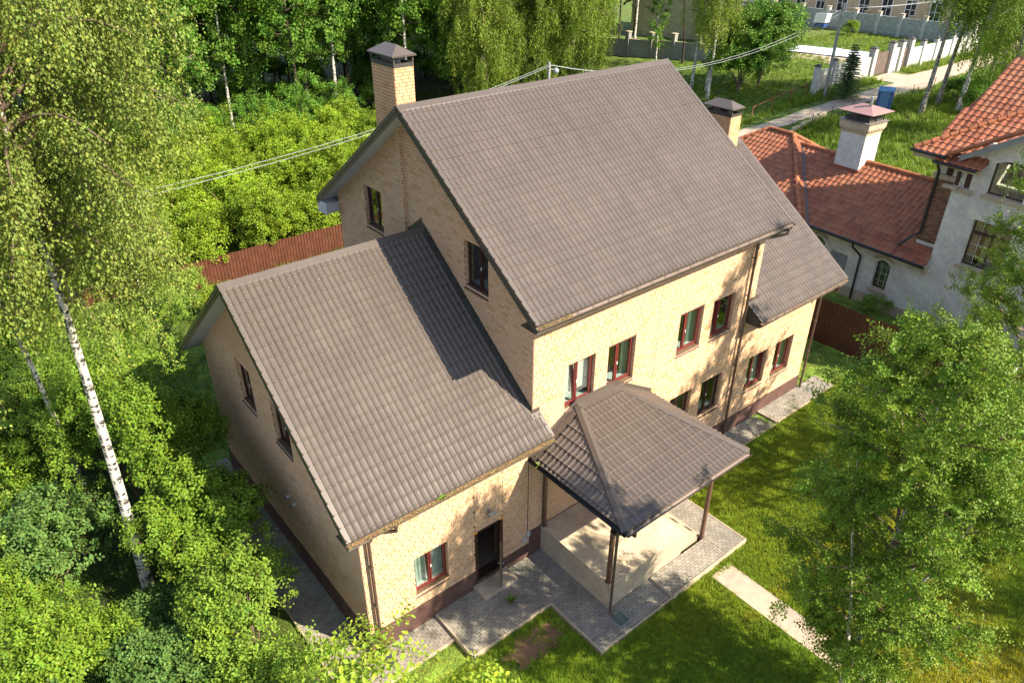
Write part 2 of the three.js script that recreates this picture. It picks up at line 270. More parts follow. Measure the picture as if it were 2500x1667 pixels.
// ───────────────────────── the brick house ─────────────────────────
const house = thing('brick_house', 'large yellow brick house with brown metal tile roofs on three levels', 'house');
const UL = 5.99, UR = 16.88, UE = 21.69;
const L = { x0: -0.614, ey: 5.32, ez: 0.708, ry: 10.05, rz: -5.44 }, Mn = { x0: 5.437, x1: 17.286, ey: 9.333, ez: 0.711, ry: 13.83, rz: -5.64 }, Rw = { x0: 16.46, x1: 22.485, ey: 5.595, ez: 0.724, ry: 10.0, rz: -5.44 };
const yL = (z) => L.ey + ((L.ry - L.ey) * (L.ez - z)) / (L.ez - L.rz), yM = (z) => Mn.ey + ((Mn.ry - Mn.ey) * (Mn.ez - z)) / (Mn.ez - Mn.rz), yR = (z) => Rw.ey + ((Rw.ry - Rw.ey) * (Rw.ez - z)) / (Rw.ez - Rw.rz);
const FRONT = new THREE.Matrix4(), LEFTM = basis([UL, 0, 0], [0, 0, 1], [0, 1, 0], [-1, 0, 0]), LEFTL = basis([0, 0, 0], [0, 0, 1], [0, 1, 0], [-1, 0, 0]);
const fw = [ // front openings u0,u1,y0,y1,opts
  [7.27, 8.52, 5.42, 7.02, { split: 0.44, open: 1, blind: 1 }], [9.09, 10.34, 5.39, 6.98, { split: 0.42, curtain: [0.78, 1] }], [12.53, 13.8, 5.35, 6.93, { split: 0.38, curtain: [0.7, 1] }], [14.36, 15.62, 5.33, 6.89, { split: 0.38, open: 1 }],
  [17.34, 18.62, 1.74, 3.38, { split: 0.42, open: 2, curtain: [0.75, 1] }], [19.19, 20.47, 1.7, 3.34, { split: 0.42, curtain: [0.72, 1] }], [14.37, 15.63, 1.84, 3.45, { split: 0.42, dark: 1 }], [12.55, 13.79, 1.84, 3.45, { split: 0.42, dark: 1 }], [1.58, 2.75, 1.27, 2.79, { split: 0.5, open: 1, curtain: [0.02, 0.98] }],
];
const door = [3.8, 4.78, 0.33, 2.4];
{ // wall cores
  const rect = (h) => [[h[0], h[2]], [h[0], h[3]], [h[1], h[3]], [h[1], h[2]]];
  add('wall', extrude([[0, -0.4], [UE, -0.4], [UE, 5.3], [UR, 5.3], [UR, 9.2], [UL, 9.2], [UL, 5.15], [0, 5.15]], [...fw.map(rect), rect(door)], 0.36), M.mortar, house);
  const lm = [[-9.17, -8.0, 9.01, 10.5], [-3.23, -2.06, 8.9, 10.42]];
  add('wall', extrude([[-11.28, 4.5], [-0.37, 4.5], [-0.37, yM(-0.37) - 0.2], [Mn.rz, Mn.ry - 0.2], [-11.28, yM(-0.0) - 0.15]], lm.map(rect), 0.36, LEFTM), M.mortar, house);
  const ll = [[-7.5, -6.34, 4.99, 6.55], [-4.93, -3.75, 4.85, 6.4]];
  add('wall', extrude([[-10.9, -0.4], [-0.37, -0.4], [-0.37, yL(-0.37) - 0.2], [L.rz, L.ry - 0.2], [-10.9, 5.6]], ll.map(rect), 0.36, LEFTL), M.mortar, house);
  add('wall', [box(0.37, UE, -0.4, 5.2, -11.2, -10.9), box(UL + 0.37, UR - 0.37, 5.2, 9.3, -11.28, -10.95), slab([[UE, -0.4, -0.37], [UE, 5.6, -0.37], [UE, 9.7, Rw.rz], [UE, 5.6, -10.9], [UE, -0.4, -10.9]], [-0.3, 0, 0]), slab([[UR, 4.5, -0.37], [UR, 9.5, -0.37], [UR, 13.5, Mn.rz], [UR, 9.5, -10.95], [UR, 4.5, -10.95]], [-0.3, 0, 0])], M.mortar, house);
  // inside: floors and partitions seen through the glass
  add('floor_slab', [box(0.37, UL, 0.25, 0.33, -10.9, -0.37), box(UL, UE - 0.31, 0.95, 1.1, -10.9, -0.37), box(0.37, UE - 0.31, 4.25, 4.45, -10.9, -0.37), box(UL + 0.37, UR - 0.31, 8.25, 8.4, -10.9, -0.37)], M.innerFloor, house);
  add('inner_wall', [box(0.37, UE - 0.31, 0.33, 4.25, -4.2, -4.05), box(UL + 0.37, UR - 0.31, 4.45, 8.25, -3.9, -3.75), box(UL - 0.1, UL + 0.05, 0.33, 4.25, -4.05, -0.37), box(11.3, 11.45, 1.1, 8.25, -3.7, -0.37), box(3.3, 3.4, 0.33, 4.25, -4.05, -0.37), box(UR - 0.1, UR + 0.05, 1.1, 4.25, -4.05, -0.37), box(8.75, 8.87, 4.45, 8.25, -3.75, -0.37), box(14.0, 14.12, 1.1, 8.25, -3.75, -0.37)], M.innerWall, house);
  // plinths
  add('plinth', [box(-0.025, 3.74, -0.4, 0.79, 0, 0.028), box(4.84, 5.93, -0.4, 0.62, 0, 0.028), box(5.93, 11.4, -0.4, 1.14, 0, 0.028), box(11.4, UE + 0.025, -0.4, 0.8, 0, 0.028), box(-0.028, 0, -0.4, 0.79, -10.9, 0.0), box(UE, UE + 0.028, -0.4, 0.8, -10.9, 0)], M.plinth, house);
  // bricks
  const holes = [...fw, door].map((h) => [h[0], h[1], h[2], h[3]]);
  brickWall(FRONT, 0.79, 5.08, () => [0, 3.74], holes, 1); brickWall(FRONT, 0.62, 5.08, () => [4.84, UL], holes, 2); brickWall(FRONT, 2.4 + 0.04, 5.08, () => [3.745, 4.835], holes, 21);
  brickWall(FRONT, 1.14, 9.1, () => [UL + 0.005, 11.4], holes, 3); brickWall(FRONT, 0.8, 9.1, () => [11.405, UR], holes, 4); brickWall(FRONT, 0.8, 5.25, () => [UR + 0.005, UE], holes, 5);
  brickWall(LEFTM, 4.9, 13.7, (y) => { const k = (Mn.ry - 0.15 - y) / ((Mn.ry - Mn.ey) / (Mn.ez - Mn.rz)); const z1 = min(0.012, Mn.rz + k), z0 = max(-11.28, Mn.rz - k); return [z0, z1]; }, lm, 6);
  brickWall(LEFTL, 0.79, 9.9, (y) => { const k = (L.ry - 0.15 - y) / ((L.ry - L.ey) / (L.ez - L.rz)); return [max(-10.9, L.rz - k), min(0.012, L.rz + k)]; }, ll, 7);
  for (const h of fw) reveals(FRONT, h[0], h[1], h[2], h[3], 0.13, 31 + floor(h[0] * 10)); for (const h of lm) reveals(LEFTM, h[0], h[1], h[2], h[3], 0.13, 91); for (const h of ll) reveals(LEFTL, h[0], h[1], h[2], h[3], 0.13, 95);
  // pilaster on the tall gable
  const pm = basis([UL - 0.11, 0, 0], [0, 0, 1], [0, 1, 0], [-1, 0, 0]); add('pilaster', box(UL - 0.105, UL, 5, 13.3, -6.63, -6.36), M.mortar, house);
  brickWall(pm, 9, 13.25, () => [-6.635, -6.355], [], 41, 0.02, 0.008); brickWall(basis([UL - 0.11, 0, -6.355], [1, 0, 0], [0, 1, 0], [0, 0, 1]), 9, 13.25, () => [0, 0.11], [], 42, 0.02, 0.006);
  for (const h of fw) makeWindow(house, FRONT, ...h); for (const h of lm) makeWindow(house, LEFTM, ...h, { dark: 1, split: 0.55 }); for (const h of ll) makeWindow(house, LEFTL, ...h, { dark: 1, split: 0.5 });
}
{ // roofs
  const nrm = (z, y) => { const k = hypot(z, y); return [0, y / k, z / k]; };
  const slopeOf = (q) => { const dz = q.ez - q.rz, dy = q.ry - q.ey; return { T: nrm(dz, -dy), len: hypot(dz, dy), dz, dy }; };
  const roofs = [];
  for (const [q, x0, x1, seed] of [[L, L.x0, 6.244, 1], [Mn, Mn.x0, Mn.x1, 2], [Rw, Rw.x0, Rw.x1, 3]]) {
    const { T, len, dz, dy } = slopeOf(q), roof = sub('roof', house); roofs.push(roof);
    const tw = (len * q.ez) / dz, tWall = len - tw * 0.98; // where the slope passes the wall plane z = 0
    let s0 = null, s1 = null; if (q === L) s1 = (t) => (t < tWall ? UL - x0 - 0.03 : x1 - x0); if (q === Rw) s0 = (t) => (t < tWall ? UR - x0 + 0.03 : 0);
    for (const g of metalSlope([x0, q.ry, q.rz], [1, 0, 0], T, x1 - x0, len, s0, s1, seed * 17)) add('roof_sheet', g, M.metal, roof);
    // deck below, rear slope
    const n = V(0, dz, dy).normalize(), dn = [0, -n.y * 0.1, -n.z * 0.1], a = q === Rw ? UR : x0 + 0.02, b = q === L ? UL : x1 - 0.02;
    add('roof_deck', slab([[a, q.ry - 0.03, q.rz], [b, q.ry - 0.03, q.rz], [b, q.ey - 0.03, q.ez - 0.02], [a, q.ey - 0.03, q.ez - 0.02]], dn), M.fasciaDark, roof);
    const rz2 = 2 * q.rz - q.ez; add('rear_slope', slab([[a, q.ry, q.rz], [b, q.ry, q.rz], [b, q.ey, rz2], [a, q.ey, rz2]], [0, -0.1, 0.05]), M.metal, roof);
    // ridge cap in lengths of 2 m
    const ra = q === Rw ? UR : x0 - 0.01, rb = q === L ? UL : x1 + 0.01, pn = ceil((rb - ra) / 2); for (let i = 0; i < pn; i++) {
      const u = ra + ((rb - ra) * i) / pn, v = ra + ((rb - ra) * (i + 1)) / pn + (i < pn - 1 ? 0.05 : 0), k = i % 2 ? 0.003 : 0, w = 0.17, c = dy / dz, y = q.ry + 0.05 + k;
      add('ridge_cap', [slab([[u, y, q.rz], [v, y, q.rz], [v, y - w * c, q.rz + w], [u, y - w * c, q.rz + w]], [0, -0.004, -0.002]), slab([[u, y, q.rz], [v, y, q.rz], [v, y - w * c, q.rz - w], [u, y - w * c, q.rz - w]], [0, -0.004, 0.002]), slab([[u, y - w * c, q.rz + w], [v, y - w * c, q.rz + w], [v, y - w * c - 0.03, q.rz + w + 0.012], [u, y - w * c - 0.03, q.rz + w + 0.012]], [0, -0.003, -0.003])], M.metalTrim, roof);
    }
    // verges: flat strip on top of the tiles, and boards below
    const verge = (x, dir, zTop, zBot, rear) => {
      const f = (z) => (rear ? q.ey + ((q.ry - q.ey) * (z - rz2)) / (q.rz - rz2) : q.ey + (dy * (q.ez - z)) / dz), k = 0.045, N2 = [0, -0.004, 0], w = 0.14, xo = x - dir * w;
      add('verge_flashing', [slab([[x, f(zTop) + k, zTop], [xo, f(zTop) + k, zTop], [xo, f(zBot) + k, zBot], [x, f(zBot) + k, zBot]], N2), slab([[x, f(zTop) + k, zTop], [x, f(zBot) + k, zBot], [x, f(zBot) - 0.04, zBot], [x, f(zTop) - 0.04, zTop]], [dir * 0.004, 0, 0])], M.metalTrim, roof);
      add('barge_board', [slab([[x - dir * 0.03, f(zTop) - 0.03, zTop], [x - dir * 0.03, f(zBot) - 0.03, zBot], [x - dir * 0.03, f(zBot) - 0.26, zBot], [x - dir * 0.03, f(zTop) - 0.26, zTop]], [dir * 0.026, 0, 0])], rear ? M.bargeBrown : M.fasciaDark, roof);
      if (rear) add('barge_board', slab([[x, f(zTop) - 0.03, zTop], [x, f(zBot) - 0.03, zBot], [x, f(zBot) - 0.12, zBot], [x, f(zTop) - 0.12, zTop]], [dir * 0.015, 0, 0]), M.metalTrim, roof);
      const wx = q === L ? 0 : q === Mn ? (dir < 0 ? UL : UR) : UE; add('soffit', slab([[x - dir * 0.03, f(zTop) - 0.24, zTop], [wx, f(zTop) - 0.24, zTop], [wx, f(zBot) - 0.24, zBot], [x - dir * 0.03, f(zBot) - 0.24, zBot]], [0, -0.015, 0]), rear ? M.soffit : M.fasciaDark, roof);
    };
    if (q !== Rw) { verge(x0, -1, q.rz, q.ez, false); verge(x0, -1, q.rz, rz2, true); }
    if (q !== L) { verge(x1, 1, q.rz, q.ez, false); verge(x1, 1, q.rz, rz2, true); }
    // eave: fascia, soffit, gutter
    const ea = q === Rw ? UR + 0.02 : x0 + 0.03, eb = q === L ? UL - 0.02 : x1 - 0.03;
    add('fascia', box(x0 + 0.03, x1 - 0.03, q.ey - 0.24, q.ey - 0.02, q.ez - 0.05, q.ez - 0.022), M.fasciaDark, roof);
    add('soffit', box(x0 + 0.03, x1 - 0.03, q.ey - 0.26, q.ey - 0.24, 0.014, q.ez - 0.022), M.bargeBrown, roof);
    add('gutter', gutterGeo([x0 - 0.02, q.ey - 0.045, q.ez + 0.055], [x1 + 0.02, q.ey - 0.045, q.ez + 0.055]), M.gutter, roof);
    const br = []; for (let x = x0 + 0.3; x < x1; x += 0.6) br.push(box(x - 0.012, x + 0.012, q.ey - 0.045, q.ey - 0.04, q.ez - 0.02, q.ez + 0.125)); add('gutter_bracket', br, M.gutter, roof);
  }
  // closed ends of the eave boxes: stepped brown plates on the gables
  const stepPlate = (x, q, yf) => { const pts = [[0.69, q.ey - 0.27], [0.69, q.ey + 0.0], [-0.6, yf(-0.6) - 0.16], [-0.75, yf(-0.75) - 0.5], [-0.42, yf(-0.42) - 0.72], [-0.4, yf(-0.4) - 0.95], [-0.05, q.ey - 0.27 + 0.18], [0.0, q.ey - 0.27]]; return extrude(pts.map((p) => [p[0], p[1]]), [], 0.03, basis([x, 0, 0], [0, 0, 1], [0, 1, 0], [-1, 0, 0])); };
  add('eave_end_plate', stepPlate(UL - 0.05, Mn, yM), M.fasciaDark, roofs[1]); add('eave_end_plate', stepPlate(-0.05, L, yL), M.fasciaDark, roofs[0]);
  // boxed rear eave of the tall roof, seen at its left end
  add('eave_box', [box(Mn.x0 + 0.05, UR, 8.86, 9.22, -11.95, -11.3), box(Mn.x0 + 0.02, Mn.x0 + 0.05, 8.82, 9.26, -12.0, -11.28)], M.soffit, roofs[1]); const gl = []; for (let i = 1; i < 4; i++) gl.push(box(Mn.x0 + 0.014, Mn.x0 + 0.02, 8.82 + i * 0.11 - 0.005, 8.82 + i * 0.11 + 0.005, -12.0, -11.28)); add('eave_box', gl, M.grey, roofs[1]);
  // wrap-round ends of the low roofs beside the tall corner
  const wr = (q, xa, xb, yf, roof, m) => { const k = 0.05, wa = q === L ? UL - 0.1 : xa, wb = q === L ? xb : UR + 0.1; add('verge_flashing', [slab([[xa, yf(0.02) + k, 0.02], [xb, yf(0.02) + k, 0.02], [xb, q.ey + k, q.ez], [xa, q.ey + k, q.ez]], [0, -0.004, 0]), slab([[wa, yf(0.02) + k + 0.002, 0.014], [wb, yf(0.02) + k + 0.002, 0.014], [wb, yf(0.16) + k + 0.002, 0.16], [wa, yf(0.16) + k + 0.002, 0.16]], [0, -0.004, 0])], m, roof); };
  wr(L, 6.13, 6.26, yL, roofs[0], M.metalTrim); wr(Rw, 16.44, 16.57, yR, roofs[2], M.metalTrim);
  add('wall_flashing', [box(UL - 0.006, 6.25, yL(0) + 0.0, yL(0) + 0.17, 0.014, 0.022)], M.metalTrim, roofs[0]); add('wall_flashing', [box(16.45, UR + 0.3, yR(0), yR(0) + 0.17, 0.014, 0.022)], M.metalTrim, roofs[2]);
  add('eave_end_plate', slab([[16.48, yR(0.02) - 0.03, 0.02], [16.48, Rw.ey - 0.02, Rw.ez - 0.03], [16.48, Rw.ey - 0.26, Rw.ez - 0.03], [16.48, Rw.ey - 0.26, 0.02]], [-0.02, 0, 0]), M.fasciaDark, roofs[2]); add('eave_end_plate', slab([[6.22, yL(0.02) - 0.03, 0.02], [6.22, L.ey - 0.02, L.ez - 0.03], [6.22, L.ey - 0.26, L.ez - 0.03], [6.22, L.ey - 0.26, 0.02]], [0.02, 0, 0]), M.fasciaDark, roofs[0]);
  // flashing along the walls above the low roofs
  const along = (x, d, q, yf) => [slab([[x, yf(-0.02) + 0.2, -0.02], [x, q.ry + 0.2, q.rz], [x, q.ry - 0.02, q.rz], [x, yf(-0.02) - 0.02, -0.02]], [d * 0.016, 0, 0]), slab([[x, yf(-0.02) + 0.052, -0.02], [x, q.ry + 0.052, q.rz], [x + d * 0.16, q.ry + 0.052, q.rz], [x + d * 0.16, yf(-0.02) + 0.052, -0.02]], [0, -0.004, 0])];
  add('wall_flashing', [...along(UL - 0.014, -1, L, yL), slab([[UL - 0.014, L.ry + 0.32, L.rz - 0.05], [UL - 0.014, L.ry - 1.5, L.rz - 2.6], [UL - 0.014, L.ry - 1.9, L.rz - 2.6], [UL - 0.014, L.ry - 0.1, L.rz - 0.05]], [-0.016, 0, 0])], M.fasciaDark, roofs[0]); add('wall_flashing', along(UR + 0.014, 1, Rw, yR), M.metalTrim, roofs[2]);
  // leaf litter in the gutters
  const r = rng(77); for (const [q, x0, x1, n] of [[L, L.x0, 6.2, 2600], [Mn, Mn.x0, 6.7, 320], [Rw, Rw.x0, Rw.x1, 260]]) {
    const pos = [], col = []; for (let i = 0; i < n; i++) { const x = x0 + (x1 - x0) * r(), z = q.ez + 0.055 + (r() - 0.5) * 0.105, y = q.ey - 0.062 + r() * 0.03, s = 0.012 + r() * 0.022, a = r() * 6.28, c = r() < 0.2 ? [0.34, 0.25, 0.12] : r() < 0.15 ? [0.12, 0.15, 0.03] : [0.16 + r() * 0.14, 0.1 + r() * 0.07, 0.05]; for (const [u, v, w] of [[1, 0, 0], [-0.5, 0.7, 0.3], [-0.5, -0.7, 0.5]]) { pos.push(x + s * (u * cos(a) - v * sin(a)), y + s * w, z + s * (u * sin(a) + v * cos(a))); col.push(...c); } }
    const g = new THREE.BufferGeometry(); g.setAttribute('position', new THREE.Float32BufferAttribute(pos, 3)); g.setAttribute('color', new THREE.Float32BufferAttribute(col, 3)); g.computeVertexNormals();
    const o = add('leaf_litter', g, M.litter, roofs[q === L ? 0 : q === Mn ? 1 : 2]); o.userData.kind = 'stuff';
  }
}
{ // downpipes
  const dp = (x, y0, y1, gz, gx) => { const z = 0.135; const p = add('downpipe', [tube([V(gx, y1 - 0.05, gz), V(gx, y1 - 0.22, gz), V((gx + x) / 2, y1 - 0.36, (gz + z) / 2), V(x, y1 - 0.52, z), V(x, y0 + 0.2, z), V(x, y0 + 0.09, z + 0.02), V(x, y0 + 0.02, z + 0.12)], 0.05, 12)], M.pipe, house); const c = []; for (let y = y0 + 0.5; y < y1 - 0.6; y += 1.5) c.push(tube([V(x, y, z), V(x, y + 0.05, z)], 0.058, 12), box(x - 0.02, x + 0.02, y, y + 0.03, 0, z)); add('pipe_clip', c, M.pipe, p); add('gutter_outlet', tube([V(gx, y1 + 0.0, gz), V(gx, y1 - 0.12, gz)], [0.075, 0.05], 12), M.pipe, p); };
  dp(0.22, -0.06, 5.22, 0.76, 0.75); dp(16.25, 0.02, 9.23, 0.77, 16.95); dp(21.8, 0.05, 5.5, 0.78, 21.75);
}
{ // chimneys
  const chim = (x0, x1, z0, z1, y0, y1, seed) => {
    const c = sub('chimney', house); add('flue', box(x0, x1, y0, y1, z0, z1), M.mortar, c); const st = bricks.length;
    brickWall(basis([x0, 0, z0], [1, 0, 0], [0, 1, 0], [0, 0, 1]).setPosition(x0, 0, z1), y0, y1 + 0.02, () => [0, x1 - x0], [], seed, 0.0); brickWall(basis([x0, 0, z0], [0, 0, 1], [0, 1, 0], [-1, 0, 0]), y0, y1 + 0.02, () => [0, z1 - z0], [], seed + 1, 0.05); brickWall(basis([x1, 0, z1], [0, 0, -1], [0, 1, 0], [1, 0, 0]), y0, y1 + 0.02, () => [0, z1 - z0], [], seed + 2, 0.05);
    const dk = [0.9, 0.72, 0.5]; const own = bricks.splice(st); for (const b of own) b.c = b.c.map((q, i) => q * [1, 0.93, 0.8][i]); brickMesh(own, c, 'brick', true);
    const o = 0.02, h = 0.3, e = 0.07, A = x0 - o, B = x1 + o, Cz = z0 - o, D = z1 + o, y = y1; 
    add('cap_frame', [box(A, B, y - 0.02, y + 0.1, Cz, Cz + 0.03), box(A, B, y - 0.02, y + 0.1, D - 0.03, D), box(A, A + 0.03, y - 0.02, y + 0.1, Cz + 0.03, D - 0.03), box(B - 0.03, B, y - 0.02, y + 0.1, Cz + 0.03, D - 0.03), ...[[A, Cz], [B - 0.05, Cz], [A, D - 0.05], [B - 0.05, D - 0.05], [A, (Cz + D) / 2 - 0.025], [B - 0.05, (Cz + D) / 2 - 0.025]].map(([p, q]) => box(p, p + 0.05, y + 0.1, y + h, q, q + 0.05)), box(A, B, y + h, y + h + 0.03, Cz, D)], M.fasciaDark, c);
    add('flue_pot', [tube([V((x0 + x1) / 2, y, z0 + 0.35), V((x0 + x1) / 2, y + 0.16, z0 + 0.35)], 0.11, 12), tube([V((x0 + x1) / 2, y, z1 - 0.35), V((x0 + x1) / 2, y + 0.16, z1 - 0.35)], 0.11, 12)], M.grey, c);
    const E = y + h + 0.02, P = E + 0.26, a = A - e, b = B + e, cz = Cz - e, d = D + e, xm = (a + b) / 2, zr = (b - a) / 2;
    add('cap_roof', [slab([[a, E, cz], [a, E, d], [xm, P, d - zr], [xm, P, cz + zr]], [0, -0.012, 0]), slab([[b, E, d], [b, E, cz], [xm, P, cz + zr], [xm, P, d - zr]], [0, -0.012, 0]), slab([[a, E, d], [b, E, d], [xm, P, d - zr]], [0, -0.012, 0]), slab([[b, E, cz], [a, E, cz], [xm, P, cz + zr]], [0, -0.012, 0]), box(a, b, E - 0.04, E - 0.005, d - 0.006, d), box(a, a + 0.006, E - 0.04, E - 0.005, cz, d - 0.007)], M.metalTrim, c);
  };
  chim(5.97, 6.63, -7.8, -6.5, 12.2, 14.72, 61); chim(21.22, 21.92, -6.6, -5.2, 9.2, 11.18, 71);
}
{ // door, lamp, meter boxes, vents
  const d = sub('door', house); const [u0, u1, y0, y1] = door;
  add('door_frame', [box(u0, u0 + 0.06, y0, y1, -0.16, 0.0), box(u1 - 0.06, u1, y0, y1, -0.16, 0.0), box(u0 + 0.06, u1 - 0.06, y1 - 0.06, y1, -0.16, 0.0), box(u0, u1, y0 - 0.03, y0 + 0.02, -0.3, 0.03)], M.woodDark, d);
  const lf = sub('door_leaf', d); lf.position.set(u1 - 0.06, 0, 0.01); lf.rotation.y = 0.9; const lw = 0.86;
  add('leaf_panel', [box(-lw, 0, y0 + 0.03, y1 - 0.08, 0, 0.06), box(-lw + 0.12, -0.12, y0 + 0.15, y1 - 1.2, 0.06, 0.072), box(-lw + 0.12, -0.12, y1 - 1.05, y1 - 0.22, 0.06, 0.072)], M.frameDark, lf);
  add('leaf_edge', box(-lw - 0.012, -lw, y0 + 0.03, y1 - 0.08, 0.0, 0.06), M.bargeBrown, lf);
  add('handle', [bar([-lw + 0.08, y0 + 1.0, 0], [-lw + 0.08, y0 + 1.0, -0.06], 0.012), bar([-lw + 0.06, y0 + 1.0, -0.06], [-lw + 0.2, y0 + 1.0, -0.06], 0.012), bar([-lw + 0.08, y0 + 1.0, 0.06], [-lw + 0.08, y0 + 1.0, 0.12], 0.012), bar([-lw + 0.06, y0 + 1.0, 0.12], [-lw + 0.2, y0 + 1.0, 0.12], 0.012)], M.steel, lf);
  add('architrave', [box(u0 - 0.05, u0, y0 - 0.3, y1 + 0.04, 0, 0.018), box(u1, u1 + 0.05, y0 - 0.3, y1 + 0.04, 0, 0.018)], M.woodDark, d);
  const fo = []; const r = rng(8); for (const [x, y, n] of [[u0 - 0.03, y1 + 0.03, 7], [u1 + 0.0, y1 + 0.04, 9]]) for (let i = 0; i < n; i++) { const s = new THREE.IcosahedronGeometry(0.022 + 0.018 * r(), 1); s.translate(x + (r() - 0.5) * 0.16, y + (r() - 0.5) * 0.05, 0.015); fo.push(s); } add('foam_sealant', fo, M.foam, d);
  const s = add('door_step', box(3.62, 4.95, -0.3, 0.2, 0.03, 0.62), M.concrete, house);
  const l = sub('floodlight', house); l.position.set(4.27, 3.05, 0); add('bracket', [box(-0.04, 0.04, -0.06, 0.06, 0.012, 0.05), bar([0, 0, 0.05], [0, -0.02, 0.16], 0.018)], M.grey, l);
  const hd = add('lamp_head', [box(-0.13, 0.13, -0.09, 0.09, -0.05, 0.04), box(-0.1, 0.1, -0.06, 0.06, 0.04, 0.045)], M.grey, l); hd.position.set(0.02, -0.03, 0.19); hd.rotation.x = 0.7;
  const mb = sub('meter_box', house); add('box_body', [box(5.62, 5.78, 0.86, 1.0, 0.012, 0.07), box(5.8, 5.93, 1.0, 1.22, 0.012, 0.08), box(5.68, 5.74, 0.72, 0.86, 0.012, 0.05)], M.white, mb);
  add('cable', bar([5.86, 1.2, 0.02], [5.86, 4.4, 0.02], 0.012), M.black, house);
  for (const [y, z] of [[2.74, -4.73], [2.72, -4.29]]) { const v = sub('vent_pipe', house); add('pipe_body', bar([0, y, z], [-0.16, y, z], 0.055, 14), M.white, v); add('pipe_end', bar([-0.16, y, z], [-0.19, y - 0.01, z], 0.062, 14), M.black, v); }
}
{ // bricks: the 300 nearest the viewer singly, the rest together
  const C = camera.position, q = V(0, 0, 0); for (const b of bricks) { q.set((b.u0 + b.u1) / 2, (b.y0 + b.y1) / 2, 0).applyMatrix4(b.m); b.near = q.distanceTo(C) / max(0.1, b.u1 - b.u0) * 0.25 + (q.z < -0.05 || q.y > 5 || q.x < 0.3 ? 100 : 0); }
  bricks.sort((a, b) => a.near - b.near);
  const near = bricks.splice(0, 300), mats = {}; const wall = house.children.find((c) => c.name === 'wall');
  for (const b of near) brickMesh([b], wall, 'brick'); brickMesh(bricks, house, 'brick', true);
}

